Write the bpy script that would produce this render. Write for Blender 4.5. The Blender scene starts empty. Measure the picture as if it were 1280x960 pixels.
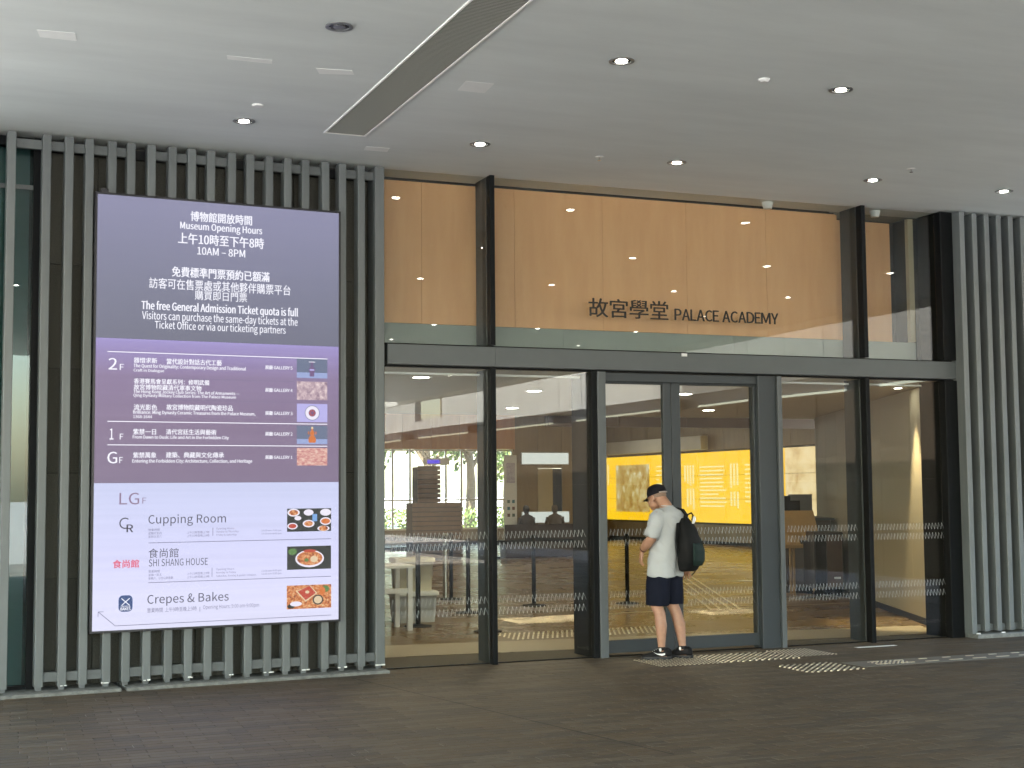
import bpy, bmesh, math, random
from mathutils import Vector, Matrix
random.seed(7)
S = bpy.context.scene
COL = S.collection
R = math.radians

# ------------------------------------------------------------------ camera, world, sun, exposure
EXPO = 3.85
def make_camera():
    yaw, pitch, roll = 0.3894, 0.0749, -0.0085
    F = Vector((math.sin(yaw)*math.cos(pitch), math.cos(yaw)*math.cos(pitch), math.sin(pitch)))
    Rt = Vector((math.cos(yaw), -math.sin(yaw), 0)); U = Rt.cross(F)
    R2 = Rt*math.cos(roll) + U*math.sin(roll); U2 = -Rt*math.sin(roll) + U*math.cos(roll)
    m = Matrix((R2, U2, -F)).transposed().to_4x4(); m.translation = (0, -12.9, 1.6398)
    cd = bpy.data.cameras.new('camera'); cd.sensor_width = 36; cd.lens = 36*1790/1280
    cd.clip_start = 0.1; cd.clip_end = 2000
    o = bpy.data.objects.new('camera', cd); COL.objects.link(o); o.matrix_world = m
    S.camera = o
make_camera()
SUN_EL, SUN_AZ = R(54), R(238)          # azimuth from +Y towards +X
w = bpy.data.worlds.new('World'); S.world = w; w.use_nodes = True
nt = w.node_tree; bg = nt.nodes['Background']
sky = nt.nodes.new('ShaderNodeTexSky'); sky.sky_type = 'NISHITA'; sky.sun_disc = False
sky.sun_elevation = SUN_EL; sky.sun_rotation = SUN_AZ; sky.air_density = 1.3; sky.dust_density = 2.0
nt.links.new(sky.outputs[0], bg.inputs[0]); bg.inputs[1].default_value = 0.13
sd = bpy.data.lights.new('sun', 'SUN'); sd.energy = 4.0; sd.angle = R(0.5); sd.color = (1, .95, .87)
so = bpy.data.objects.new('sun', sd); COL.objects.link(so); so.location = (40, -20, 60)
dv = Vector((math.sin(SUN_AZ)*math.cos(SUN_EL), -abs(math.cos(SUN_AZ))*math.cos(SUN_EL)*0+math.cos(SUN_AZ)*math.cos(SUN_EL), math.sin(SUN_EL)))
so.rotation_euler = (-dv).to_track_quat('-Z', 'Y').to_euler()
S.view_settings.view_transform = 'Standard'; S.view_settings.look = 'None'
S.view_settings.exposure = EXPO; S.view_settings.gamma = 1
S.render.engine = 'CYCLES'
S.cycles.use_denoising = True
S.cycles.max_bounces = 8; S.cycles.diffuse_bounces = 5; S.cycles.glossy_bounces = 4
S.cycles.transparent_max_bounces = 24; S.cycles.transmission_bounces = 4
S.cycles.sample_clamp_indirect = 3.0; S.cycles.caustics_reflective = False; S.cycles.caustics_refractive = False

# ------------------------------------------------------------------ materials
def lin(c):
    c = c/255 if c > 1 else c
    return c/12.92 if c <= .04045 else ((c+.055)/1.055)**2.4
def srgb(r, g, b): return (lin(r), lin(g), lin(b), 1)
def mat(name, col, rough=.5, metal=0, noise=0, nscale=5, bump=0, bscale=40, col2=None, stretch=None, spec=.5, rnd=0):
    m = bpy.data.materials.new(name); m.use_nodes = True; n = m.node_tree; b = n.nodes['Principled BSDF']
    b.inputs['Roughness'].default_value = rough; b.inputs['Metallic'].default_value = metal
    b.inputs['Specular IOR Level'].default_value = spec
    c = tuple(col[:3])+(1,)
    b.inputs['Base Color'].default_value = c
    tc = n.nodes.new('ShaderNodeTexCoord'); mp = n.nodes.new('ShaderNodeMapping')
    n.links.new(tc.outputs['Object'], mp.inputs[0])
    if stretch: mp.inputs['Scale'].default_value = stretch
    last = None
    if noise or col2:
        t = n.nodes.new('ShaderNodeTexNoise'); t.inputs['Scale'].default_value = nscale; t.inputs['Detail'].default_value = 6
        t.inputs['Roughness'].default_value = .65
        n.links.new(mp.outputs[0], t.inputs['Vector'])
        r = n.nodes.new('ShaderNodeValToRGB'); r.color_ramp.elements[0].position = .3; r.color_ramp.elements[1].position = .7
        c2 = tuple(col2[:3])+(1,) if col2 else tuple(min(1, x*(1+noise)) for x in c[:3])+(1,)
        c1 = c if col2 else tuple(x*(1-noise) for x in c[:3])+(1,)
        r.color_ramp.elements[0].color = c1; r.color_ramp.elements[1].color = c2
        n.links.new(t.outputs['Fac'], r.inputs[0]); last = r.outputs[0]
        mr = n.nodes.new('ShaderNodeMapRange'); mr.inputs[3].default_value = max(0.02, rough-.08); mr.inputs[4].default_value = min(1, rough+.1)
        n.links.new(t.outputs['Fac'], mr.inputs[0]); n.links.new(mr.outputs[0], b.inputs['Roughness'])
    if rnd:
        oi = n.nodes.new('ShaderNodeObjectInfo'); hv = n.nodes.new('ShaderNodeHueSaturation')
        mr2 = n.nodes.new('ShaderNodeMapRange'); mr2.inputs[3].default_value = 1-rnd; mr2.inputs[4].default_value = 1+rnd
        n.links.new(oi.outputs['Random'], mr2.inputs[0]); n.links.new(mr2.outputs[0], hv.inputs['Value'])
        if last: n.links.new(last, hv.inputs['Color'])
        else: hv.inputs['Color'].default_value = c
        last = hv.outputs[0]
    if last: n.links.new(last, b.inputs['Base Color'])
    if bump:
        t2 = n.nodes.new('ShaderNodeTexNoise'); t2.inputs['Scale'].default_value = bscale; t2.inputs['Detail'].default_value = 5
        n.links.new(mp.outputs[0], t2.inputs['Vector'])
        bp = n.nodes.new('ShaderNodeBump'); bp.inputs['Strength'].default_value = bump; bp.inputs['Distance'].default_value = .01
        n.links.new(t2.outputs['Fac'], bp.inputs['Height']); n.links.new(bp.outputs[0], b.inputs['Normal'])
    return m
K = 2**(-EXPO)
def emit(name, rgb, mult=1.0):          # rgb = what the lit surface shows at this exposure
    m = bpy.data.materials.new(name); m.use_nodes = True; n = m.node_tree
    b = n.nodes['Principled BSDF']; b.inputs['Base Color'].default_value = (.01, .01, .012, 1); b.inputs['Roughness'].default_value = .5
    b.inputs['Emission Color'].default_value = srgb(*rgb); b.inputs['Emission Strength'].default_value = K*mult
    return m
def emit_noise(name, cols, scale, mult=1.0, detail=4, stretch=(1, 1, 1)):
    m = emit(name, cols[0], mult); n = m.node_tree; b = n.nodes['Principled BSDF']
    tc = n.nodes.new('ShaderNodeTexCoord'); mp = n.nodes.new('ShaderNodeMapping'); mp.inputs['Scale'].default_value = stretch
    t = n.nodes.new('ShaderNodeTexNoise'); t.inputs['Scale'].default_value = scale; t.inputs['Detail'].default_value = detail; t.inputs['Roughness'].default_value = .7
    r = n.nodes.new('ShaderNodeValToRGB'); r.color_ramp.interpolation = 'LINEAR'
    while len(r.color_ramp.elements) < len(cols): r.color_ramp.elements.new(.5)
    for i, c in enumerate(cols):
        r.color_ramp.elements[i].position = .33+.34*i/(len(cols)-1); r.color_ramp.elements[i].color = srgb(*c)
    n.links.new(tc.outputs['Object'], mp.inputs[0]); n.links.new(mp.outputs[0], t.inputs['Vector'])
    n.links.new(t.outputs['Fac'], r.inputs[0]); n.links.new(r.outputs[0], b.inputs['Emission Color'])
    return m
def emit_grad(name, stops, z0, z1, mult=1.0, lines=0.0):   # the display's own picture: a vertical colour ramp with fine scan banding
    m = emit(name, stops[0][1], mult); n = m.node_tree; b = n.nodes['Principled BSDF']
    tc = n.nodes.new('ShaderNodeTexCoord'); sx = n.nodes.new('ShaderNodeSeparateXYZ'); mr = n.nodes.new('ShaderNodeMapRange')
    mr.inputs[1].default_value = z0; mr.inputs[2].default_value = z1
    r = n.nodes.new('ShaderNodeValToRGB')
    while len(r.color_ramp.elements) < len(stops): r.color_ramp.elements.new(.5)
    for i, (p, c) in enumerate(stops):
        r.color_ramp.elements[i].position = p; r.color_ramp.elements[i].color = srgb(*c)
    n.links.new(tc.outputs['Object'], sx.inputs[0]); n.links.new(sx.outputs['Z'], mr.inputs[0]); n.links.new(mr.outputs[0], r.inputs[0])
    out = r.outputs[0]
    if lines:
        mp = n.nodes.new('ShaderNodeMapping'); mp.inputs['Scale'].default_value = (.15, 1, 16)
        t = n.nodes.new('ShaderNodeTexNoise'); t.inputs['Scale'].default_value = 1.6; t.inputs['Detail'].default_value = 2
        n.links.new(tc.outputs['Object'], mp.inputs[0]); n.links.new(mp.outputs[0], t.inputs['Vector'])
        hv = n.nodes.new('ShaderNodeHueSaturation'); m2 = n.nodes.new('ShaderNodeMapRange'); m2.inputs[1].default_value = .3; m2.inputs[2].default_value = .7
        m2.inputs[3].default_value = 1-lines; m2.inputs[4].default_value = 1+lines
        n.links.new(t.outputs['Fac'], m2.inputs[0]); n.links.new(m2.outputs[0], hv.inputs['Value']); n.links.new(out, hv.inputs['Color']); out = hv.outputs[0]
    n.links.new(out, b.inputs['Emission Color'])
    return m
def glass(name, tint, refl=1.0):
    m = bpy.data.materials.new(name); m.use_nodes = True; n = m.node_tree; n.nodes.clear()
    o = n.nodes.new('ShaderNodeOutputMaterial'); mx = n.nodes.new('ShaderNodeMixShader')
    tr = n.nodes.new('ShaderNodeBsdfTransparent'); gl = n.nodes.new('ShaderNodeBsdfGlossy')
    tr.inputs[0].default_value = tuple(tint)+(1,); gl.inputs['Roughness'].default_value = 0.0
    # ghosting of an insulated unit: slightly uneven surface
    tc = n.nodes.new('ShaderNodeTexCoord'); t = n.nodes.new('ShaderNodeTexNoise'); t.inputs['Scale'].default_value = .9; t.inputs['Detail'].default_value = 0
    bp = n.nodes.new('ShaderNodeBump'); bp.inputs['Strength'].default_value = .05; bp.inputs['Distance'].default_value = .02
    n.links.new(tc.outputs['Object'], t.inputs['Vector']); n.links.new(t.outputs['Fac'], bp.inputs['Height']); n.links.new(bp.outputs[0], gl.inputs['Normal'])
    # Schlick reflectance of one face, the same from either side
    ge = n.nodes.new('ShaderNodeNewGeometry'); dt = n.nodes.new('ShaderNodeVectorMath'); dt.operation = 'DOT_PRODUCT'
    n.links.new(ge.outputs['Incoming'], dt.inputs[0]); n.links.new(ge.outputs['Normal'], dt.inputs[1])
    def mth(op, a, b=None, v=None):
        q = n.nodes.new('ShaderNodeMath'); q.operation = op
        for i, x in enumerate((a, b)):
            if x is None: continue
            if isinstance(x, float): q.inputs[i].default_value = x
            else: n.links.new(x, q.inputs[i])
        return q
    ab = mth('ABSOLUTE', dt.outputs['Value']); om = mth('SUBTRACT', 1.0, ab.outputs[0]); pw = mth('POWER', om.outputs[0], 5.0)
    f1 = mth('MULTIPLY', pw.outputs[0], .9); f2 = mth('ADD', f1.outputs[0], .045); ml = mth('MULTIPLY', f2.outputs[0], float(refl)); ml.use_clamp = True
    n.links.new(ml.outputs[0], mx.inputs[0])
    n.links.new(tr.outputs[0], mx.inputs[1]); n.links.new(gl.outputs[0], mx.inputs[2]); n.links.new(mx.outputs[0], o.inputs[0])
    return m

M = {}
M['ceiling'] = mat('painted_soffit', (.67, .71, .695), .75, noise=.08, nscale=1.1, bump=.12, bscale=6, stretch=(.4, 1.6, 1))
M['patch'] = mat('repair_patch_paint', (.83, .85, .83), .75, noise=.04)
M['slat'] = mat('grey_coated_metal', (.118, .134, .134), .45, metal=.0, noise=.16, nscale=7, bump=.08, bscale=30, stretch=(1, 1, .2), rnd=.11)
M['rail'] = mat('grey_rail_metal', (.105, .118, .118), .5, noise=.15, nscale=12)
M['plinth'] = mat('worn_plinth_concrete', (.10, .108, .102), .8, col2=(.22, .23, .215), nscale=18, bump=.4, bscale=50)
M['chip'] = mat('chipped_white_primer', (.7, .72, .7), .8, noise=.1)
M['stone'] = mat('dark_flamed_granite', (.04, .041, .033), .8, col2=(.13, .126, .102), nscale=110, bump=.35, bscale=120, rnd=.15)
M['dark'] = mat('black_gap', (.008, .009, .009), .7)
M['frame'] = mat('slate_frame_metal', (.028, .036, .040), .45, noise=.06, nscale=6, bump=.03, bscale=60)
M['beamm'] = mat('beam_cladding_metal', (.080, .092, .095), .45, noise=.07, nscale=2.5, bump=.03, bscale=60)
M['black'] = mat('black_mullion_metal', (.005, .006, .0065), .5, noise=.1, spec=.12)
M['fin'] = mat('dark_fin_metal', (.018, .022, .023), .4, noise=.1, spec=.4)
M['wood'] = mat('honey_wood_panel', (.74, .40, .19), .5, col2=(.82, .47, .235), nscale=3, stretch=(2.5, 2.5, .35), bump=.03)
M['greypanel'] = mat('grey_green_spandrel', (.27, .31, .295), .5, noise=.08, nscale=1.5)
M['letter'] = mat('dark_bronze_letter', (.012, .009, .007), .4, metal=.3)
M['glass'] = glass('clear_glazing', (.90, .92, .905), 1.05)
M['glass2'] = glass('door_glazing', (.90, .92, .90), 1.0)
M['screenblack'] = mat('display_casing', (.012, .012, .016), .4)
M['white'] = mat('white_plastic', (.72, .73, .72), .4, noise=.03)
M['disc'] = emit('downlight_lens', (255, 250, 235), 90)
M['disc_off'] = mat('unlit_reflector', (.35, .36, .36), .25, metal=.8)
M['ring'] = mat('downlight_ring', (.25, .26, .26), .3, metal=.6)
M['reflector'] = mat('dark_reflector', (.03, .03, .03), .2, metal=.7)
M['floor_in'] = mat('honed_brown_stone_floor', (.15, .098, .040), .26, col2=(.17, .113, .046), nscale=2.2, bump=.04, bscale=14)
M['floor_band'] = mat('pale_floor_band', (.38, .32, .22), .35, col2=(.46, .40, .28), nscale=4, bump=.05)  # paler tone of the band across the floor inside the glass
M['threshold'] = mat('threshold_mat', (.09, .075, .05), .8, noise=.2, nscale=50)
M['mortar'] = mat('joint_mortar', (.04, .035, .03), .9, col2=(.30, .28, .25), nscale=1.7, bump=.2)
M['studm'] = mat('stainless_stud', (.80, .74, .58), .33, metal=1.0)
M['plaza'] = mat('pale_plaza_paving', (.34, .33, .31), .8, noise=.12, nscale=.6, bump=.1)
M['asphalt'] = mat('road_asphalt', (.06, .06, .06), .85, noise=.2, nscale=3)
M['bridge_dim'] = mat('dimmed_bridge_concrete', (.15, .145, .13), .7, noise=.08, nscale=.8)  # darker copy of the bridge concrete, so its reflection in the glass is dimmer
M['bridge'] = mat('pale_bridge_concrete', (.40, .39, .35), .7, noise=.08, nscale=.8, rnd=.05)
M['fascia'] = mat('pale_fascia_panel', (.62, .61, .55), .6, noise=.07, nscale=1.3, rnd=.04)
M['interior_ceiling'] = mat('interior_soffit', (.50, .47, .38), .8, noise=.04)
M['olive'] = mat('olive_timber_panel', (.17, .12, .05), .5, col2=(.23, .165, .075), nscale=3, stretch=(2, 2, .3), rnd=.08)
M['beige'] = mat('beige_wall_panel', (.40, .35, .24), .45, noise=.05, nscale=2, rnd=.03)
M['tile'] = mat('warm_grey_stone_tile', (.25, .22, .18), .5, noise=.1, nscale=4, rnd=.08)
M['oxblood'] = mat('oxblood_lacquer', (.06, .022, .018), .4, noise=.1)
M['orangewood'] = mat('orange_timber', (.50, .21, .07), .5, col2=(.60, .28, .10), nscale=4, stretch=(2, 2, .3))
M['brownslat'] = mat('brown_timber_slat', (.11, .062, .034), .5, noise=.15, nscale=6, rnd=.1)
M['darkwood'] = mat('dark_brown_veneer', (.035, .018, .009), .35, noise=.15, nscale=4)
M['tan'] = mat('tan_board', (.36, .23, .10), .5, noise=.08)
M['chrome'] = mat('brushed_steel', (.6, .6, .58), .22, metal=1)
M['leaf'] = [mat('leaf_%s' % a, c, .6, noise=.2, nscale=8) for a, c in (('dark', (.035, .075, .02)), ('mid', (.07, .12, .03)), ('light', (.14, .18, .05)))]
M['bark'] = mat('bark', (.12, .09, .06), .9, noise=.3, nscale=12, bump=.5)
M['paver'] = [mat('granite_paver_%s' % a, c, .55, noise=.30, nscale=16, bump=.35, bscale=26, stretch=(.3, 3.5, 1), spec=.35) for a, c in (('grey', (.075, .057, .036)), ('brown', (.084, .061, .036)), ('slate', (.063, .050, .034)), ('ash', (.098, .077, .051)))]

# ------------------------------------------------------------------ mesh helpers
class MB:
    def __init__(s): s.v = []; s.f = []; s.mi = []; s.sm = []
    def add(s, vs, fs, mi=0, smooth=False):
        o = len(s.v); s.v += [tuple(p) for p in vs]
        for f in fs: s.f.append(tuple(i+o for i in f)); s.mi.append(mi); s.sm.append(smooth)
        return s
    def box(s, x0, x1, y0, y1, z0, z1, mi=0):
        v = [(x0, y0, z0), (x1, y0, z0), (x1, y1, z0), (x0, y1, z0), (x0, y0, z1), (x1, y0, z1), (x1, y1, z1), (x0, y1, z1)]
        return s.add(v, [(0, 3, 2, 1), (4, 5, 6, 7), (0, 1, 5, 4), (1, 2, 6, 5), (2, 3, 7, 6), (3, 0, 4, 7)], mi)
    def cbox(s, x0, x1, y0, y1, z0, z1, c=.004, mi=0, axis='z'):   # box with chamfered long edges
        if axis == 'z': a0, a1, b0, b1, l0, l1 = x0, x1, y0, y1, z0, z1; P = lambda a, b, l: (a, b, l)
        elif axis == 'x': a0, a1, b0, b1, l0, l1 = y0, y1, z0, z1, x0, x1; P = lambda a, b, l: (l, a, b)
        else: a0, a1, b0, b1, l0, l1 = z0, z1, x0, x1, y0, y1; P = lambda a, b, l: (b, l, a)
        pr = [(a0+c, b0), (a1-c, b0), (a1, b0+c), (a1, b1-c), (a1-c, b1), (a0+c, b1), (a0, b1-c), (a0, b0+c)]
        v = [P(a, b, l0) for a, b in pr]+[P(a, b, l1) for a, b in pr]
        f = [tuple(reversed(range(8))), tuple(range(8, 16))]+[(i, (i+1) % 8, (i+1) % 8+8, i+8) for i in range(8)]
        return s.add(v, f, mi)
    def slab(s, x0, x1, y0, y1, z0, z1, c=.003, mi=0):             # slab with chamfered top edge
        v = [(x0, y0, z0), (x1, y0, z0), (x1, y1, z0), (x0, y1, z0), (x0, y0, z1-c), (x1, y0, z1-c), (x1, y1, z1-c), (x0, y1, z1-c),
             (x0+c, y0+c, z1), (x1-c, y0+c, z1), (x1-c, y1-c, z1), (x0+c, y1-c, z1)]
        f = [(8, 9, 10, 11)]+[(i, (i+1) % 4, (i+1) % 4+4, i+4) for i in range(4)]+[(i+4, (i+1) % 4+4, (i+1) % 4+8, i+8) for i in range(4)]
        return s.add(v, f, mi)
    def quad(s, a, b, c, d, mi=0): return s.add([a, b, c, d], [(0, 1, 2, 3)], mi)
    def cyl(s, c, r, z0, z1, n=16, mi=0, r1=None, cap=True, axis='z'):
        r1 = r if r1 is None else r1; v = []
        for rr, z in ((r, z0), (r1, z1)):
            for i in range(n):
                a = 2*math.pi*i/n; p = (c[0]+rr*math.cos(a), c[1]+rr*math.sin(a), z)
                if axis == 'y': p = (c[0]+rr*math.cos(a), z, c[1]+rr*math.sin(a))
                if axis == 'x': p = (z, c[0]+rr*math.cos(a), c[1]+rr*math.sin(a))
                v.append(p)
        f = [(i, (i+1) % n, (i+1) % n+n, i+n) for i in range(n)]
        s.add(v, f, mi, True)
        if cap: s.add(v, [tuple(reversed(range(n))), tuple(range(n, 2*n))], mi)
        return s
    def ring(s, c, r0, r1, z0, z1, n=24, mi=0):     # annulus with thickness
        v = []
        for rr, z in ((r0, z0), (r1, z0), (r1, z1), (r0, z1)):
            for i in range(n): a = 2*math.pi*i/n; v.append((c[0]+rr*math.cos(a), c[1]+rr*math.sin(a), z))
        f = []
        for k in range(4):
            for i in range(n): f.append((k*n+i, k*n+(i+1) % n, ((k+1) % 4)*n+(i+1) % n, ((k+1) % 4)*n+i))
        return s.add(v, f, mi)
    def tube(s, pts, r, n=10, mi=0, cap=True):      # tube along points, r may be a list
        pts = [Vector(p) for p in pts]; rs = r if isinstance(r, (list, tuple)) else [r]*len(pts); v = []
        t0 = (pts[1]-pts[0]).normalized(); up = Vector((0, 0, 1)) if abs(t0.z) < .9 else Vector((1, 0, 0)); nx = t0.cross(up).normalized()
        for i, p in enumerate(pts):
            t = ((pts[min(i+1, len(pts)-1)]-pts[max(i-1, 0)])).normalized(); nx = (nx-t*nx.dot(t)).normalized(); ny = t.cross(nx)
            for k in range(n): a = 2*math.pi*k/n; v.append(p+(nx*math.cos(a)+ny*math.sin(a))*rs[i])
        f = [(i*n+k, i*n+(k+1) % n, (i+1)*n+(k+1) % n, (i+1)*n+k) for i in range(len(pts)-1) for k in range(n)]
        s.add(v, f, mi, True)
        if cap: L = len(pts)-1; s.add(v, [tuple(reversed(range(n))), tuple(L*n+k for k in range(n))], mi)
        return s
    def loft(s, rings, mi=0, cap=True, smooth=True):   # rings: lists of equal-length points
        n = len(rings[0]); v = [p for r in rings for p in r]
        f = [(i*n+k, i*n+(k+1) % n, (i+1)*n+(k+1) % n, (i+1)*n+k) for i in range(len(rings)-1) for k in range(n)]
        s.add(v, f, mi, smooth)
        if cap: L = len(rings)-1; s.add(v, [tuple(reversed(range(n))), tuple(L*n+k for k in range(n))], mi, smooth)
        return s
    def mesh(s, name, mats):
        me = bpy.data.meshes.new(name); me.from_pydata(s.v, [], s.f)
        for m in (mats if isinstance(mats, (list, tuple)) else [mats]): me.materials.append(m)
        me.polygons.foreach_set('material_index', s.mi); me.polygons.foreach_set('use_smooth', s.sm); me.update()
        bm = bmesh.new(); bm.from_mesh(me); bmesh.ops.recalc_face_normals(bm, faces=bm.faces); bm.to_mesh(me); bm.free()
        return me
    def build(s, name, mats, parent=None, loc=None, rz=0):
        return link(name, s.mesh(name, mats), parent, loc, rz)
def link(name, me, parent=None, loc=None, rz=0):
    o = bpy.data.objects.new(name, me); COL.objects.link(o)
    if parent: o.parent = parent
    if loc: o.location = loc
    if rz: o.rotation_euler.z = rz
    return o
def tag(o, label=None, cat=None, group=None, kind=None):
    if label: o['label'] = label
    if cat: o['category'] = cat
    if group: o['group'] = group
    if kind: o['kind'] = kind
    return o
def thing(name, label, cat, loc=(0, 0, 0), rz=0, group=None):
    o = bpy.data.objects.new(name, None); COL.objects.link(o); o.location = loc; o.rotation_euler.z = rz; o.empty_display_size = .2
    return tag(o, label, cat, group)
def copy_tree(o, parent=None, loc=None, rz=None, label=None):
    kids = list(o.children); c = o.copy(); COL.objects.link(c); c.parent = parent
    if loc is not None: c.location = loc
    if rz is not None: c.rotation_euler.z = rz
    if label: c['label'] = label
    for k in kids: copy_tree(k, c)
    return c
FACE = None
try:                                  # the sans bundled with Blender; the built-in face otherwise
    FACE = bpy.data.fonts.load(bpy.utils.system_resource('DATAFILES')+'/fonts/Noto Sans CJK Regular.woff2')
except Exception:
    FACE = None
LED_TEXT = [
    ('博物館開放時間', 2.128, 2.679, 4.039, 4.127, 'w', 1),
    ('Museum Opening Hours', 2.037, 2.773, 3.946, 4.029, 'w', 1),
    ('上午10時至下午8時', 2.019, 2.79, 3.832, 3.93, 'w', 1),
    ('10AM – 8PM', 2.189, 2.618, 3.745, 3.813, 'w', 1),
    ('免費標準門票預約已額滿', 1.968, 2.843, 3.536, 3.626, 'w', 1),
    ('訪客可在售票處或其他夥伴購票平台', 1.772, 3.039, 3.425, 3.518, 'w', 0),
    ('購買即日門票', 2.171, 2.638, 3.343, 3.424, 'w', 0),
    ('The free General Admission Ticket quota is full', 1.708, 3.11, 3.217, 3.314, 'w', 1),
    ('Visitors can purchase the same-day tickets at the', 1.714, 3.107, 3.132, 3.225, 'w', 0),
    ('Ticket Office or via our ticketing partners', 1.824, 2.995, 3.054, 3.146, 'w', 0),
    ('2', 1.436, 1.507, 2.706, 2.805, 'w', 0),
    ('F', 1.53, 1.565, 2.704, 2.756, 'w', 0),
    ('器惜求新', 1.648, 1.846, 2.771, 2.817, 'w', 1),
    ('當代設計對話古代工藝', 1.93, 2.413, 2.766, 2.817, 'w', 1),
    ('The Quest for Originality: Contemporary Design and Traditional', 1.647, 2.63, 2.722, 2.764, 'w', 1),
    ('Craft in Dialogue', 1.647, 1.907, 2.688, 2.721, 'w', 1),
    ('展廳 GALLERY 5', 2.808, 3.06, 2.749, 2.785, 'w', 1),
    ('香港賽馬會呈獻系列：修明武備', 1.65, 2.304, 2.591, 2.637, 'w', 1),
    ('故宮博物院藏清代軍事文物', 1.651, 2.234, 2.539, 2.586, 'w', 1),
    ('The Hong Kong Jockey Club Series: The Art of Armaments —', 1.647, 2.573, 2.502, 2.54, 'w', 1),
    ('Qing Dynasty Military Collection from The Palace Museum', 1.648, 2.542, 2.471, 2.506, 'w', 1),
    ('展廳 GALLERY 4', 2.809, 3.061, 2.546, 2.582, 'w', 1),
    ('流光影色', 1.652, 1.85, 2.364, 2.414, 'w', 1),
    ('故宮博物院藏明代陶瓷珍品', 1.932, 2.514, 2.369, 2.419, 'w', 1),
    ('Brilliance: Ming Dynasty Ceramic Treasures from the Palace Museum,', 1.647, 2.719, 2.323, 2.363, 'w', 1),
    ('1368-1644', 1.648, 1.807, 2.294, 2.321, 'w', 1),
    ('展廳 GALLERY 3', 2.81, 3.061, 2.339, 2.375, 'w', 1),
    ('1', 1.452, 1.484, 2.109, 2.202, 'w', 0),
    ('F', 1.537, 1.567, 2.11, 2.159, 'w', 0),
    ('紫禁一日', 1.649, 1.843, 2.153, 2.203, 'w', 1),
    ('清代宮廷生活與藝術', 1.929, 2.369, 2.155, 2.203, 'w', 1),
    ('From Dawn to Dusk: Life and Art in the Forbidden City', 1.646, 2.48, 2.111, 2.149, 'w', 1),
    ('展廳 GALLERY 2', 2.811, 3.062, 2.154, 2.19, 'w', 1),
    ('G', 1.436, 1.517, 1.906, 2.005, 'w', 0),
    ('F', 1.535, 1.564, 1.908, 1.96, 'w', 0),
    ('紫禁萬象', 1.651, 1.848, 1.953, 2.002, 'w', 1),
    ('建築、典藏與文化傳承', 1.931, 2.438, 1.955, 2.004, 'w', 1),
    ('Entering the Forbidden City: Architecture, Collection, and Heritage', 1.645, 2.692, 1.904, 1.944, 'w', 1),
    ('展廳 GALLERY 1', 2.812, 3.062, 1.946, 1.98, 'w', 1),
    ('LG', 1.54, 1.706, 1.556, 1.657, 'm', 0),
    ('F', 1.733, 1.767, 1.563, 1.614, 'm', 0),
    ('Cupping Room', 1.786, 2.46, 1.367, 1.467, 'k', 0),
    ('營業時間', 1.787, 1.882, 1.327, 1.349, 'd', 0),
    ('星期日至四', 1.787, 1.9, 1.297, 1.319, 'd', 0),
    ('星期五至六', 1.787, 1.9, 1.27, 1.291, 'd', 0),
    ('上午10時至晚上7時', 2.118, 2.314, 1.297, 1.32, 'd', 0),
    ('上午10時至晚上8時', 2.118, 2.314, 1.27, 1.292, 'd', 0),
    ('Opening Hours:', 2.375, 2.535, 1.325, 1.347, 'd', 0),
    ('Sunday to Thursday', 2.375, 2.574, 1.298, 1.32, 'd', 0),
    ('Friday & Saturday', 2.376, 2.557, 1.271, 1.292, 'd', 0),
    ('10:00 am-7:00 pm', 2.78, 2.962, 1.301, 1.32, 'd', 0),
    ('10:00 am-8:00 pm', 2.781, 2.963, 1.274, 1.293, 'd', 0),
    ('食尚館', 1.789, 2.047, 1.098, 1.179, 'k', 0),
    ('SHI SHANG HOUSE', 1.793, 2.302, 1.026, 1.087, 'k', 0),
    ('食尚館', 1.492, 1.71, 1.021, 1.089, 'r', 1),
    ('營業時間', 1.791, 1.886, 0.973, 0.995, 'd', 0),
    ('星期一至五', 1.791, 1.903, 0.943, 0.965, 'd', 0),
    ('星期六、日及公眾假期', 1.791, 2.001, 0.914, 0.936, 'd', 0),
    ('上午11時至晚上9時', 2.121, 2.317, 0.944, 0.966, 'd', 0),
    ('上午11時至晚上9時', 2.121, 2.317, 0.915, 0.937, 'd', 0),
    ('Opening Hours:', 2.378, 2.537, 0.971, 0.994, 'd', 0),
    ('Monday to Friday', 2.378, 2.552, 0.943, 0.965, 'd', 0),
    ('Saturday, Sunday & public holidays', 2.378, 2.732, 0.914, 0.936, 'd', 0),
    ('11:00 am-9:00 pm', 2.782, 2.964, 0.945, 0.967, 'd', 0),
    ('11:00 am-9:00 pm', 2.782, 2.964, 0.919, 0.94, 'd', 0),
    ('Crepes & Bakes', 1.784, 2.489, 0.688, 0.79, 'k', 0),
    ('營業時間  上午9時至晚上9時', 1.784, 2.208, 0.635, 0.674, 'd', 0),
    ('Opening Hours: 9:00 am-9:00pm', 2.263, 2.761, 0.635, 0.679, 'd', 0),
]

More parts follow.
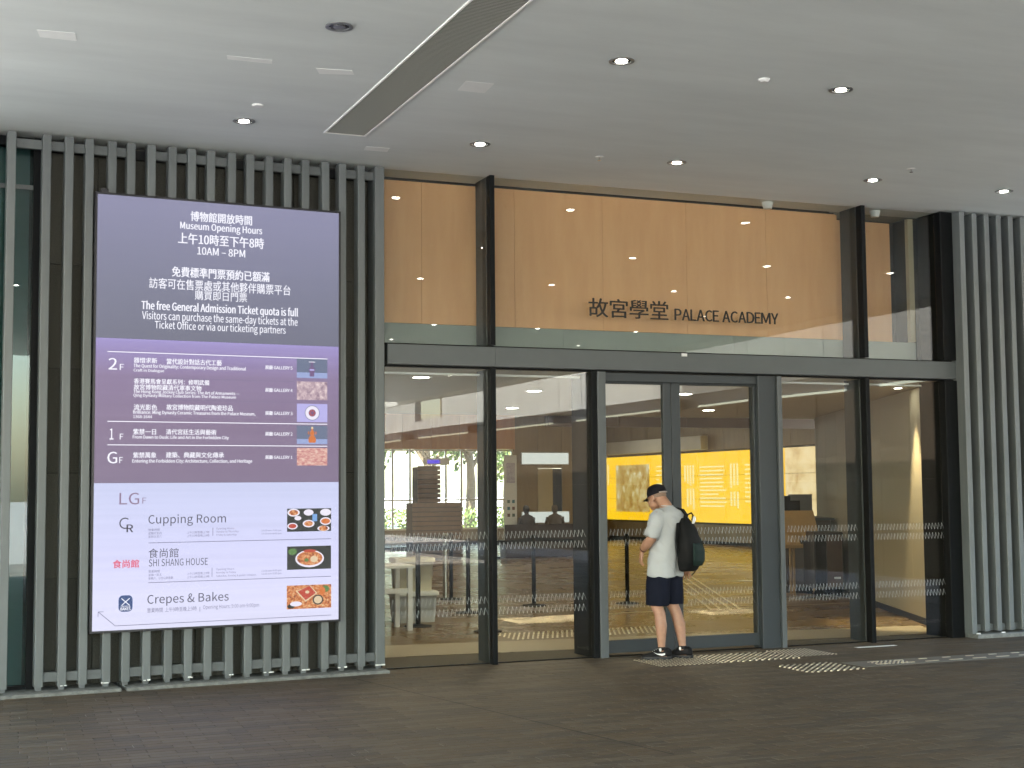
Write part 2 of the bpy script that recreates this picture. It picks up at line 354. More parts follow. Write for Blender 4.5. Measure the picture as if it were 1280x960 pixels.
def shape_text(strings):
    """every string as flat glyph outlines, shaped in one go: one line of type each, told apart by the gaps between lines"""
    sc = bpy.data.scenes.new('lettering_bench'); cu = bpy.data.curves.new('lettering', 'FONT')
    cu.body = '\n'.join(strings); cu.size = 1; cu.resolution_u = 3; cu.space_line = 4
    if FACE: cu.font = FACE
    o = bpy.data.objects.new('lettering', cu); sc.collection.objects.link(o); vl = sc.view_layers[0]; vl.update()
    me = bpy.data.meshes.new_from_object(o.evaluated_get(vl.depsgraph))
    co = [v.co.copy() for v in me.vertices]; order = sorted(range(len(co)), key=lambda k: -co[k].y)
    row = {}; r = 0; last = None
    for k in order:
        if last is not None and last-co[k].y > 1.6: r += 1
        row[k] = r; last = co[k].y
    out = {}
    for n, st in enumerate(strings):
        out[st] = ([], [], {})
    for p in me.polygons:
        vs, fs, mp = out[strings[row[p.vertices[0]]]]; f = []
        for v in p.vertices:
            if v not in mp: mp[v] = len(vs); vs.append(tuple(co[v]))
            f.append(mp[v])
        fs.append(tuple(f))
    bpy.data.objects.remove(o); bpy.data.scenes.remove(sc)
    return out
_all = [t[0] for t in LED_TEXT]+['R', 'CREPES &', 'BAKES']+list('故宮學堂PALCEDMY')
RAW = shape_text(list(dict.fromkeys(_all)))
def text_mesh(body, w0, w1, h0, h1, m, name, depth=0.0, bold=0, fit_h=True):
    """lettering as a mesh in the local xz plane (facing -y), its ink fitted to x w0..w1 and z h0..h1"""
    me = bpy.data.meshes.new(name); me.from_pydata(RAW[body][0], [], RAW[body][1])
    xs = [v.co.x for v in me.vertices]; ys = [v.co.y for v in me.vertices]
    ax, bx, ay, by = min(xs), max(xs), min(ys), max(ys); sx = (w1-w0)/(bx-ax); sy = (h1-h0)/(by-ay)
    for v in me.vertices:
        x, y, z = v.co; v.co = (w0+(x-ax)*sx, -z, h0+(y-ay)*sy)
    me.name = name
    if bold:                              # heavier weight: the same glyphs again, shifted by a hair to each side
        d = bold*.016*(h1-h0); bm = bmesh.new(); bm.from_mesh(me); g0 = bm.verts[:]+bm.edges[:]+bm.faces[:]
        for k, (dx, dz) in enumerate(((d, 0), (-d, 0), (0, d*.7))):
            r = bmesh.ops.duplicate(bm, geom=g0)['geom']
            bmesh.ops.translate(bm, verts=[e for e in r if isinstance(e, bmesh.types.BMVert)], vec=(dx, -.00012*(k+1), dz))
        bm.to_mesh(me); bm.free()
    me.materials.clear(); me.materials.append(m); me.update()
    return me

# ------------------------------------------------------------------ the ground
ZC = 4.716
g = MB().quad((-400, -400, -.03), (400, -400, -.03), (400, 400, -.03), (-400, 400, -.03)).build('ground', M['plaza']); tag(g, kind='structure')
bed = MB().quad((-14, -24, -.012), (14.6, -24, -.012), (14.6, -.0, -.012), (-14, -.0, -.012)).build('pavement', M['mortar'])
tag(bed, 'dark granite paver forecourt under the canopy', kind='structure')
PL, PW, GAP = .30, .10, .004
pm = []
for k in range(4):
    for j in range(2):
        t = random.uniform(-.0006, .0006)
        pm.append(MB().slab(0, PL-GAP, 0, PW-GAP, -.012, 0+t, .0025).mesh('paver', M['paver'][k]))
cells = []
for r in range(0, 66):
    y = -.02-PW*(r+1)
    off = (r % 2)*PL/2+((r*7) % 5)*.011
    for c in range(-3, 44):
        x = c*PL+off
        cells.append((x, y))
camp = Vector((0, -12.9))
def inview(x, y):
    d = Vector((x, y))-camp; a = math.atan2(d.x, d.y)-.3894
    return abs(a) < .36 and d.length > 8.3
cells.sort(key=lambda c: ((Vector(c)-camp).length if inview(*c) else 1000+(Vector(c)-camp).length))
near = [c for c in cells[:296]]
for x, y in near:
    link('paver', random.choice(pm), bed, (x, y, 0))
st = MB()
for x, y in cells[296:]:
    if x < -1.0 or (x < .4 and y > -.7): continue
    t = random.uniform(-.0006, .0006)
    st.slab(x, x+PL-GAP, y, y+PW-GAP, -.012, t, .0025, random.randrange(4))
o = st.build('pavers', M['paver'], bed); tag(o, kind='stuff')
# movement joint crossing the paving (a dark slot, laid as a strip on it)
jd = Vector((3.55, -.45)), Vector((4.35, -4.9))
n_ = (jd[1]-jd[0]).normalized(); pp = Vector((-n_.y, n_.x))*.006
MB().quad(*[(p.x, p.y, .0015) for p in (jd[0]-pp, jd[1]-pp, jd[1]+pp, jd[0]+pp)]).build('movement_joint', M['dark'], bed)
# pale lime bloom left in stretches of the joints
rg_ = random.Random(11); b = MB()
for _ in range(150):
    cx_, cy_ = rg_.choice(((4.2, -4.6), (3.6, -4.9), (5.0, -4.4), (6.5, -3.6), (2.2, -3.9), (8.0, -2.6), (1.6, -1.6), (3.9, -1.1)))
    r = round((-.02-(cy_+rg_.gauss(0, .5)))/PW); y_ = -.02-PW*r-GAP/2; x_ = cx_+rg_.gauss(0, .9); L_ = rg_.uniform(.06, .45)
    if y_ > -.5: continue
    b.quad((x_, y_-.0016, .0012), (x_+L_, y_-.0016, .0012), (x_+L_, y_+.0016, .0012), (x_, y_+.0016, .0012))
    if rg_.random() < .35: b.quad((x_, y_-PW, .0013), (x_+.003, y_-PW, .0013), (x_+.003, y_, .0013), (x_, y_, .0013))
o = b.build('lime_bloom', mat('lime_bloom', (.34, .32, .28), .9), bed); tag(o, kind='stuff')
# tactile paving
def studs(x0, x1, y0, y1, pitch=.05):
    b = MB(); y = y0
    while y < y1:
        x = x0
        while x < x1:
            b.cyl((x, y), .0125, 0, .005, 8, 0, .009); x += pitch
        y += pitch
    return b
def bars(x0, x1, y0, y1, pitch=.05, ang=R(46), seg=.28):
    b = MB(); d = Vector((math.cos(ang), math.sin(ang))); n = Vector((-d.y, d.x)); cx, cy = (x0+x1)/2, (y0+y1)/2
    k = -40
    while k < 40:
        s = -1.5+(.5*seg if k % 2 else 0)*0
        while s < 1.5:
            a = Vector((cx, cy))+n*k*pitch+d*s; e = a+d*(seg-.03)
            # clip to the tile
            pts = [a+(e-a)*t/8 for t in range(9)]; ins = [p for p in pts if x0 < p.x < x1 and y0 < p.y < y1]
            if len(ins) > 1:
                a, e = ins[0], ins[-1]; h = n*.011; z = .005
                v = [(p.x, p.y, zz) for zz in (0, z) for p in (a-h*(1-zz*60), e-h*(1-zz*60), e+h*(1-zz*60), a+h*(1-zz*60))]
                b.add(v, [(4, 5, 6, 7), (0, 1, 5, 4), (1, 2, 6, 5), (2, 3, 7, 6), (3, 0, 4, 7)])
            s += seg
        k += 1
    return b
def tactile(label, b, name='tactile_studs'):
    o = b.build(name, M['studm']); tag(o, label, 'tactile paving', kind='stuff'); return o
tactile('steel warning dots set in the paving at the man\'s feet', studs(6.40, 7.05, -.92, -.32))
tactile('steel diagonal guide bars in front of the right door leaf', bars(7.07, 7.95, -.92, -.30), 'tactile_bars')
tactile('steel warning dots at the right end of the door tactile strip', studs(7.97, 8.45, -.80, -.22), 'tactile_studs')
tactile('separate square of steel diagonal bars out on the paving', bars(7.36, 7.98, -1.90, -1.32), 'tactile_bars')
strip = MB()
strip.slab(8.05, 12.2, -1.78, -1.42, -.005, .0035, .002)
so_ = strip.build('guide_strip', mat('pale_strip_paving', (.16, .15, .13), .5, noise=.1, nscale=8)); tag(so_, 'pale guide strip running right from the tactile bars', kind='structure')
b = MB()
for k in range(14):
    x = 8.25+k*.28
    for yy in (-1.70, -1.52):
        b.slab(x+(.06 if yy > -1.6 else 0), x+.15, yy, yy+.022, .0035, .009, .002)
for k in range(8): 
    for yy in (-1.70, -1.64, -1.58, -1.52): b.cyl((8.28+k*.05, yy), .012, .0035, .009, 8, 0, .008)
tactile('broken line of steel dashes on the pale guide strip', b, 'tactile_dashes')
# short pale slot cover near the right slatted screen
tag(MB().slab(8.95, 9.45, -.42, -.36, -.004, .002, .001).build('slot_cover', M['chip']), 'short pale slot cover in the paving before the right glass', 'slot cover')

# ------------------------------------------------------------------ canopy
CX0, CX1, CY0 = -13.0, 15.0, -34.0
cz = MB(); cz.box(CX0, 9.5, -20.0, -.0, ZC, ZC+.5).box(9.5, CX1, CY0, -.0, ZC, ZC+.5); ceil = cz.build('ceiling', M['ceiling']); tag(ceil, 'flat pale grey canopy soffit with downlights', kind='structure')
MB().box(CX0, 10.6, .0, .33, ZC+.0, ZC+.5).build('soffit_return', M['ceiling'], ceil)
for q in ([(.63, -3.13), (.87, -3.15), (.90, -2.98), (.66, -2.98)], [(1.91, -3.015), (2.23, -3.02), (2.25, -2.93), (1.93, -2.93)], [(2.57, -2.94), (2.83, -2.974), (2.875, -2.88), (2.63, -2.81)],
          [(3.70, -3.02), (3.93, -3.02), (3.95, -2.76), (3.73, -2.76)], [(3.58, -.80), (3.80, -.80), (3.82, -.66), (3.60, -.66)]):
    v = [(x, y, ZC-.002) for x, y in q]+[(x, y, ZC+.001) for x, y in q]
    MB().add(v, [(0, 1, 2, 3), (4, 7, 6, 5), (0, 4, 5, 1), (1, 5, 6, 2), (2, 6, 7, 3), (3, 7, 4, 0)]).build('repair_patch', M['patch'], ceil)
# fascia downstand at the canopy's right edge
fa = thing('canopy_fascia', 'shallow pale edge trim running along the canopy edge beyond the right of the frame', 'fascia', (15.0, 0, 0))
y = -2.0
while y > -40:
    MB().cbox(.0, .12, y-1.48, y, ZC-.12, ZC+.5, .01).build('fascia_panel', M['fascia'], fa); y -= 1.5

# downlights
def downlight(lit=True):
    t = thing('downlight', '', 'downlight')
    MB().ring((0, 0), .068, .092, -.006, .002, 28).build('trim_ring', M['ring'], t)
    MB().cyl((0, 0), .069, -.0015, .0005, 24).build('reflector', M['reflector'], t)
    MB().cyl((0, 0), .042, -.005, -.0022, 20).build('lens', M['disc'] if lit else M['disc_off'], t)
    return t
dl_on, dl_off = downlight(True), downlight(False)
LIGHTS = [((2.479, -3.901), 'unlit downlight left of the ceiling grille near the frame top', 0), ((2.389, -1.287), 'lit downlight above the middle of the LED display', 1),
          ((4.504, -1.225), 'lit downlight right of the grille end above the left glass', 1), ((4.573, -3.881), 'large lit downlight right of the grille in the second row', 1),
          ((6.498, -1.199), 'lit downlight above the door sign letters', 1), ((6.497, -3.815), 'lit downlight high on the right part of the ceiling', 1),
          ((8.722, -1.199), 'lit downlight above the right door post', 1), ((10.352, -1.222), 'rightmost lit downlight above the right slats', 1)]
used = {1: False, 0: False}
def put_dl(x, y, lab, lit):
    src = dl_on if lit else dl_off
    if not used[lit]: o = src; used[lit] = True; o.location = (x, y, ZC); o['label'] = lab
    else: o = copy_tree(src, None, (x, y, ZC), None, lab)
    o['group'] = 'recessed downlights in the canopy ceiling'
for (x, y), lab, lit in LIGHTS: put_dl(x, y, lab, lit)
for j in range(1, 9):
    for i in range(-2, 6):
        x, y = 2.43+2.07*i, -1.22-2.66*j
        if j == 1 and 2 <= x+.5 <= 7.5: continue
        if y < -19.5 and x < 9.8: continue
        put_dl(x, y, 'recessed downlight in the canopy ceiling behind the camera', 1)
for (x, y), lab, nm in (((2.388, -1.812), 'flat white detector disc above the LED display', 'smoke_detector'), ((5.786, -3.846), 'round white smoke detector between two downlights', 'smoke_detector')):
    t = thing(nm, lab, 'detector', (x, y, ZC))
    MB().cyl((0, 0), .045, -.012, 0, 20).build('base', M['white'], t)
    MB().cyl((0, 0), .028, -.012-(.012 if x > 3 else .004), -.012, 18, 0, .04).build('dome', M['white'], t)
for (x, y), lab in (((5.712, -1.151), 'small sprinkler head between two ceiling downlights'), ((8.766, -1.746), 'small sprinkler head near the right end of the ceiling')):
    t = thing('sprinkler', lab, 'sprinkler', (x, y, ZC))
    MB().cyl((0, 0), .038, -.004, 0, 18).build('escutcheon', M['white'], t)
    MB().cyl((0, 0), .008, -.03, -.004, 8).cyl((0, 0), .018, -.034, -.03, 12).build('deflector', M['chrome'], t)
# linear grille
gr = thing('air_grille', 'long linear air grille with white edges in the ceiling', 'air grille', (3.12, -1.17, ZC))
GL, GW = 7.6, .335
MB().box(0, GW, -GL, -.0, -.0015, .0005).build('backing', M['dark'], gr)
b = MB().cbox(-.018, 0, -GL, .018, -.008, .002, .002, 0, 'y').cbox(GW, GW+.018, -GL, .018, -.008, .002, .002, 0, 'y').cbox(0, GW, 0, .018, -.008, .002, .002, 0, 'x')
b.build('frame', mat('white_grille_edge', (.92, .92, .88), .4), gr)
b = MB(); y = -.012
while y > -GL:
    b.box(.004, GW-.004, y-.0105, y, -.006, -.0018); y -= .026
o = b.build('fins', mat('grille_fin_metal', (.30, .31, .28), .5), gr); tag(o, kind='stuff')

# ------------------------------------------------------------------ left slatted screen
LW = thing('slatted_screen', 'grey vertical slatted screen behind and around the LED display', 'slatted screen', (0, -.396, 0), .068)
SX = [(.592, .069), (.876, .067), (1.06, .07), (1.228, .068), (1.42, .069), (1.58, .072), (1.755, .069), (1.938, .07), (2.11, .068), (2.281, .073), (2.47, .074), (2.638, .074), (2.814, .074), (2.987, .071), (3.156, .070), (3.348, .071), (3.512, .071), (3.697, .067), (3.868, .089)]
slat_me = MB().cbox(0, .070, 0, .12, .06, ZC-.02, .005).mesh('slat', M['slat'])
slat_wide = MB().cbox(0, .090, 0, .20, .055, ZC-.015, .005).mesh('slat', M['slat'])
for i, (x, w_) in enumerate(SX):
    link('slat', slat_wide if i == len(SX)-1 else slat_me, LW, (x*1.0023, 0, 0))
for x in (-.25, .05, .33): link('slat', slat_me, LW, (x, 0, 0))
def rails(z0, z1, breaks, y0=.05, y1=.09, nm='rail'):
    xs = [s[0]*1.0023 for s in SX]
    for i in range(len(xs)-1):
        if i in breaks: continue
        MB().cbox(xs[i]+.071, xs[i+1]-.001, y0, y1, z0, z1, .003, 0, 'x').build(nm, M['rail'], LW)
rails(4.575, 4.655, (5, 10, 15))
rails(.095, .175, (0, 4, 10, 14), .03, .08)
for i, x in enumerate([s[0]*1.0023 for s in SX]):
    MB().box(x+.012, x+.058, .03, .09, .028, .062).build('foot_block', M['rail'], LW)
    if i not in (0, 3, 7, 11):
        cb = MB()
        for k in range(3):
            a = x+random.uniform(-.01, .06); cb.slab(a, a+random.uniform(.01, .035), -.008-.002*k, .0-.002*k+.006, .058, .064+random.uniform(0, .008), .001)
        if i % 2 == 0: cb.build('paint_chip', M['chip'], LW)
for x0, x1 in ((-.5, 1.555), (1.60, 3.955)):
    MB().cbox(x0, x1, -.15, .30, -.02, .028, .008, 0, 'x').build('plinth', M['plinth'], LW)
# dark granite wall behind the slats
SW = thing('granite_wall', 'dark flamed granite wall behind the left slats', 'stone wall', (0, -.396, 0), .068)
MB().box(.93, 4.05, .285, .40, .0, ZC-.001).build('wall_core', M['dark'], SW)
zs = [.03, .93, 1.83, 2.73, 3.63, ZC-.012]
xs = [.935+.445*i for i in range(8)]
for i in range(7):
    for j in range(5):
        MB().cbox(xs[i]+.002, xs[i+1]-.002, .255, .283, zs[j]+.003, zs[j+1]-.003, .003).build('stone_panel', M['stone'], SW)
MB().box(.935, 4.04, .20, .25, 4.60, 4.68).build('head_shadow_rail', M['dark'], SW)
# window at far left
WL = thing('side_window', 'narrow blue grey window beside the slats at the left edge', 'window', (0, -.396, 0), .068)
MB().box(-.8, .83, .20, .212, .06, ZC-.10).build('pane', glass('tinted_side_glazing', (.6, .72, .70), 1.2), WL)
MB().box(-.8, .83, .42, .44, .0, ZC-.01).build('roller_blind', mat('blue_grey_blind', (.20, .27, .28), .8, noise=.1, nscale=2), WL)
MB().box(-.8, .96, .445, .50, .0, ZC-.012).build('backing', M['dark'], WL)
b = MB().box(.83, .93, .16, .444, .02, ZC-.02).box(-.8, .83, .17, .26, .0, .06).box(-.8, .83, .17, .26, ZC-.10, ZC-.02)
b.build('frame', M['black'], WL)
MB().box(-.8, .83, .195, .199, 4.25, 4.29).build('blind_head', M['slat'], WL)

# ------------------------------------------------------------------ LED display
LD = thing('led_display', 'tall lit LED display with museum opening hours and directory', 'LED display', (0, -.396, 0), .068)
X0, X1, Z0, Z1 = 1.328, 3.499, .500, 4.214
ZB1, ZB2 = 2.977, 1.740
MB().box(X0-.02, X1+.02, -.045, .0-.002, Z0-.02, Z1+.02).build('casing', M['screenblack'], LD)
MB().box(X0+.03, X0+.09, -.03, -.006, Z1+.02, Z1+.055).build('sensor', M['screenblack'], LD)
FY = -.0465
def panel(nm, z0, z1, m): return MB().box(X0, X1, FY, FY+.003, z0, z1).build(nm, m, LD)
panel('display_panel', ZB1, Z1, emit_grad('display_slate', [(0, (108, 110, 130)), (.35, (118, 120, 143)), (1, (138, 138, 168))], ZB1, Z1, 1.0, .02))
panel('display_panel', ZB2, ZB1-.001, emit_grad('display_violet', [(0, (126, 110, 138)), (.4, (130, 112, 142)), (.75, (136, 118, 154)), (.93, (150, 136, 188)), (1, (158, 146, 204))], ZB2, ZB1, 1.0, .05))
panel('display_panel', Z0, ZB2-.001, emit_grad('display_lilac', [(0, (224, 224, 250)), (.5, (212, 213, 248)), (1, (200, 206, 240))], Z0, ZB2, 1.0, .035))
TM = {'w': emit('display_white', (245, 245, 255), 1.05), 'k': emit('display_slate_ink', (58, 56, 74)), 'd': emit('display_grey_ink', (110, 105, 135)), 'm': emit('display_mauve_ink', (138, 112, 142)), 'r': emit('display_red_ink', (225, 50, 95)), 'b': emit('display_blue_logo', (48, 76, 130))}
for t, a, b_, z0, z1, c, bo in LED_TEXT:
    me = text_mesh(t, a, b_, z0, z1, TM[c], 'text_line', 0, (bo if bo else (.35 if c == 'w' else 0))*1.5)
    link('text_line', me, LD, (0, FY-.0012, 0))
def stroke(pts, wd, m, nm, y=FY-.0010):
    b = MB()
    for a, c in zip(pts[:-1], pts[1:]):
        a, c = Vector(a), Vector(c); n = Vector((-(c-a).y, (c-a).x)).normalized()*wd/2
        b.quad(*[(p.x, y, p.y) for p in (a-n, c-n, c+n, a+n)])
    return b.build(nm, m, LD)
for a, c, wd, k in (((1.425, 2.86), (3.391, 2.86), .007, 'w'), ((1.651, 2.645), (3.071, 2.645), .003, 'd'), ((1.652, 2.457), (3.071, 2.457), .003, 'd'), ((1.432, 2.264), (3.391, 2.264), .007, 'w'), ((1.435, 2.064), (3.391, 2.064), .007, 'w'),
                    ((1.788, 1.227), (3.429, 1.227), .005, 'd'), ((1.79, .889), (3.428, .889), .005, 'd'), ((2.345, 1.275), (2.345, 1.347), .005, 'd'), ((2.34, .92), (2.34, .999), .005, 'd'), ((2.236, .625), (2.236, .666), .005, 'd')):
    stroke((a, c), wd, TM[k], 'rule_line')
stroke([(3.43, .542), (1.518, .537), (1.378, .659)], .005, TM['d'], 'arrow_line')
stroke([(1.375, .619), (1.376, .660), (1.420, .660)], .005, TM['d'], 'arrow_head')
# coffee house monogram: a C ring and an R
b = MB(); cx, cz_, rr = 1.592, 1.402, .044
def arc(b, cx, cz, r, a0, a1, wd, y, n=18, mi=0):
    for i in range(n):
        a, c = a0+(a1-a0)*i/n, a0+(a1-a0)*(i+1)/n
        b.quad(*[(cx+q*math.cos(t), y, cz+q*math.sin(t)) for q, t in ((r-wd/2, a), (r-wd/2, c), (r+wd/2, c), (r+wd/2, a))], mi)
arc(b, 1.590, 1.398, .043, R(50), R(300), .010, FY-.0011)
o = b.build('logo_ring', TM['k'], LD)
link('logo_letter', text_mesh('R', 1.604, 1.657, 1.322, 1.386, TM['k'], 'logo_letter', 0, 2), LD, (0, FY-.0012, 0))
# blue bakery badge with crossed whisks and lettering
def rrect(b, x0, x1, z0, z1, r, y, mi=0):
    pts = []
    for cx, cz, a0 in ((x1-r, z1-r, 0), (x0+r, z1-r, 90), (x0+r, z0+r, 180), (x1-r, z0+r, 270)):
        for k in range(5): a = R(a0+k*22.5); pts.append((cx+r*math.cos(a), y, cz+r*math.sin(a)))
    return b.add(pts, [tuple(range(len(pts)))], mi)
rrect(MB(), 1.543, 1.660, .652, .790, .036, FY-.0010).build('badge', TM['b'], LD)
stroke([(1.567, .765), (1.635, .705)], .007, TM['w'], 'badge_whisk', FY-.0016); stroke([(1.636, .765), (1.568, .705)], .007, TM['w'], 'badge_whisk', FY-.0018)
link('badge_lettering', text_mesh('CREPES &', 1.562, 1.641, .690, .703, TM['w'], 'badge_lettering', 0, 2), LD, (0, FY-.0020, 0))
link('badge_lettering', text_mesh('BAKES', 1.560, 1.643, .664, .687, TM['w'], 'badge_lettering', 0, 3), LD, (0, FY-.0020, 0))
# thumbnails: small flat pictures of the programme
def disc(b, cx, cz, rx, rz, y, mi, n=20): return b.add([(cx+rx*math.cos(2*math.pi*i/n), y, cz+rz*math.sin(2*math.pi*i/n)) for i in range(n)], [tuple(range(n))], mi)
def prof(b, cx, z0, pts, y, mi):          # symmetric silhouette from (z, half width)
    p = [(cx+w_, y, z0+z) for z, w_ in pts]+[(cx-w_, y, z0+z) for z, w_ in reversed(pts)]
    return b.add(p, [tuple(range(len(p)))], mi)
TH = [((3.101, 2.681), (3.39, 2.855)), ((3.102, 2.482), (3.39, 2.649)), ((3.103, 2.282), (3.391, 2.447)), ((3.103, 2.083), (3.391, 2.249)), ((3.104, 1.889), (3.391, 2.047)), ((3.015, 1.297), (3.428, 1.503)), ((3.016, .959), (3.427, 1.166)), ((3.014, .610), (3.429, .819))]
E1 = {'slate': emit('pic_slate', (100, 112, 140)), 'pale': emit('pic_pale_blue', (150, 165, 210)), 'white': emit('pic_white', (235, 230, 245)), 'lilac': emit('pic_lilac', (180, 175, 230)),
      'plum': emit('pic_plum', (112, 84, 130)), 'orange': emit('pic_orange', (212, 116, 50)), 'dark': emit('pic_dark', (38, 42, 40)), 'red': emit('pic_red', (190, 70, 50)), 'cream': emit('pic_cream', (225, 200, 165)), 'green': emit('pic_green', (90, 130, 70)), 'blue': emit('pic_cup', (120, 165, 220)),
      'relief': emit_noise('pic_relief', [(120, 95, 120), (190, 165, 175), (235, 215, 215)], 22), 'palace': emit_noise('pic_palace', [(165, 70, 95), (215, 160, 150), (240, 215, 200)], 20, 1, 4, (1, 1, 2.4)),
      'food': emit_noise('pic_food', [(110, 50, 30), (210, 120, 60), (235, 200, 150)], 45)}
def thumb(i, draw):
    (x0, z0), (x1, z1) = TH[i]; b = MB(); ks = list(E1); y = FY-.0012
    draw(b, x0, x1, z0, z1, lambda k: ks.index(k), y); b.build('picture', [E1[k] for k in ks], LD)
def rect(b, x0, x1, z0, z1, y, mi): return b.quad((x0, y, z0), (x1, y, z0), (x1, y, z1), (x0, y, z1), mi)
def t_vase(b, x0, x1, z0, z1, k, y):
    rect(b, x0, x1, z0, z1, y, k('slate')); rect(b, x0, x1, z0, z0+.05, y-.0004, k('pale')); c = (x0+x1)/2-.002
    prof(b, c, z0+.015, [(0, .018), (.01, .022), (.03, .020), (.055, .030), (.075, .026), (.09, .012), (.12, .010), (.132, .026)], y-.0008, k('plum')); rect(b, c-.03, c+.03, z0+.143, z0+.150, y-.0012, k('white')); rect(b, c-.022, c+.022, z0+.068, z0+.082, y-.0012, k('lilac'))
def t_relief(b, x0, x1, z0, z1, k, y): rect(b, x0, x1, z0, z1, y, k('relief'))
def t_dish(b, x0, x1, z0, z1, k, y):
    rect(b, x0, x1, z0, z1, y, k('lilac')); cx, cz = (x0+x1)/2, (z0+z1)/2
    disc(b, cx, cz, .070, .068, y-.0004, k('slate')); disc(b, cx, cz, .065, .063, y-.0008, k('white')); disc(b, cx, cz, .034, .033, y-.0012, k('plum'))
    for a in range(6): disc(b, cx+.022*math.cos(a*1.05), cz+.022*math.sin(a*1.05), .008, .008, y-.0016, k('red'))
def t_gourd(b, x0, x1, z0, z1, k, y):
    rect(b, x0, x1, z0, z1, y, k('slate')); rect(b, x0, x1, z0, z0+.045, y-.0004, k('pale')); c = (x0+x1)/2
    prof(b, c, z0+.012, [(0, .030), (.02, .036), (.045, .032), (.065, .016), (.08, .022), (.098, .020), (.112, .009), (.13, .008)], y-.0008, k('orange')); disc(b, c, z0+.146, .011, .011, y-.0012, k('cream'))
    disc(b, c-.035, z0+.10, .006, .016, y-.0012, k('orange')); disc(b, c+.035, z0+.10, .006, .016, y-.0012, k('orange'))
def t_palace(b, x0, x1, z0, z1, k, y): rect(b, x0, x1, z0, z1, y, k('palace'))
def t_table(b, x0, x1, z0, z1, k, y):
    rect(b, x0, x1, z0, z1, y, k('dark'))
    for cx, cz, r, c in ((.06, .17, .05, 'food'), (.05, .05, .042, 'red'), (.20, .07, .048, 'food'), (.20, .17, .04, 'white'), (.36, .17, .045, 'white'), (.36, .09, .05, 'orange'), (.34, .025, .05, 'food'), (.10, .12, .028, 'white')):
        cx_ = x0+cx; disc(b, cx_, z0+cz, min(r*1.15, x1-cx_, cx_-x0), min(r*.7, cz, (z1-z0)-cz), y-.0004, k('white')); disc(b, cx_, z0+cz, min(r*.85, x1-cx_, cx_-x0), min(r*.48, cz, (z1-z0)-cz), y-.0008, k(c))
    rect(b, x0+.235, x0+.28, z0+.09, z0+.155, y-.0010, k('blue'))
def t_bowl(b, x0, x1, z0, z1, k, y):
    rect(b, x0, x1, z0, z1, y, k('dark')); cx, cz = x0+.21, z0+.095
    disc(b, x0+.05, z0+.16, .04, .03, y-.0003, k('green')); disc(b, cx, cz, .135, .078, y-.0004, k('white')); disc(b, cx, cz+.004, .120, .064, y-.0008, k('food')); disc(b, cx+.04, cz-.005, .035, .03, y-.0012, k('cream')); disc(b, cx-.03, cz-.012, .02, .016, y-.0012, k('green')); disc(b, cx+.0, cz+.07, .06, .013, y-.0012, k('red'))
def t_waffle(b, x0, x1, z0, z1, k, y):
    rect(b, x0, x1, z0, z1, y, k('food')); cx, cz = x0+.185, z0+.135
    b.add([(cx-.10, y-.0004, cz+.02), (cx-.01, y-.0004, cz-.075), (cx+.10, y-.0004, cz+.0), (cx+.03, y-.0004, cz+.072)], [(0, 1, 2, 3)], k('cream'))
    b.add([(cx-.085, y-.0008, cz+.02), (cx-.01, y-.0008, cz-.060), (cx+.085, y-.0008, cz+.0), (cx+.025, y-.0008, cz+.068)], [(0, 1, 2, 3)], k('red')); disc(b, cx+.005, cz+.012, .02, .014, y-.0012, k('cream'))
    disc(b, x0+.29, z0+.075, .05, .045, y-.0004, k('dark')); disc(b, x0+.29, z0+.075, .038, .034, y-.0008, k('cream')); disc(b, x0+.36, z0+.17, .035, .03, y-.0004, k('green')); disc(b, x0+.33, z0+.15, .03, .04, y-.0008, k('orange'))
    disc(b, x0+.085, z0+.045, .055, .022, y-.0008, k('white')); disc(b, x0+.04, z0+.025, .035, .02, y-.0004, k('dark'))
for i, d in enumerate((t_vase, t_relief, t_dish, t_gourd, t_palace, t_table, t_bowl, t_waffle)): thumb(i, d)

M['wingp'] = mat('wing_cladding', (.30, .15, .07), .6, noise=.12, nscale=2, rnd=.15)
# ------------------------------------------------------------------ entrance glazing
GZ = thing('entrance_glazing', 'tall glazed entrance wall with slate metal frame and transom beam', 'glazed wall')
for x0, x1 in ((4.0, 5.085), (5.088, 10.605)):
    MB().cbox(x0, x1, -.085, .06, 2.842, 3.035, .004, 0, 'x').build('transom_beam', M['beamm'], GZ)
MB().box(4.0, 10.60, -.02, .05, 3.038, 3.050).build('sill_shadow_gasket', M['black'], GZ)
MB().box(4.0, 10.60, -.04, .05, 2.826, 2.840).build('head_gasket', M['black'], GZ)
def mullion(x0, x1, z0, z1, fin=.30, fx=.03):
    MB().cbox(x0, x1, -.105, -.004, z0, z1, .004).build('mullion', M['black'], GZ)
    MB().cbox(x0+.002, x1+fx, .0125, fin, z0, z1, .006).build('mullion_fin', M['frame'], GZ)
for x0, x1 in ((5.035, 5.085), (9.372, 9.424)):
    mullion(x0, x1, 3.052, ZC-.001); mullion(x0, x1, .0, 2.824)
MB().cbox(10.43, 10.60, -.10, .35, .0, 2.824, .004).build('jamb', M['black'], GZ)
MB().cbox(10.43, 10.60, -.10, .30, 3.052, ZC-.001, .004).build('jamb', M['black'], GZ)
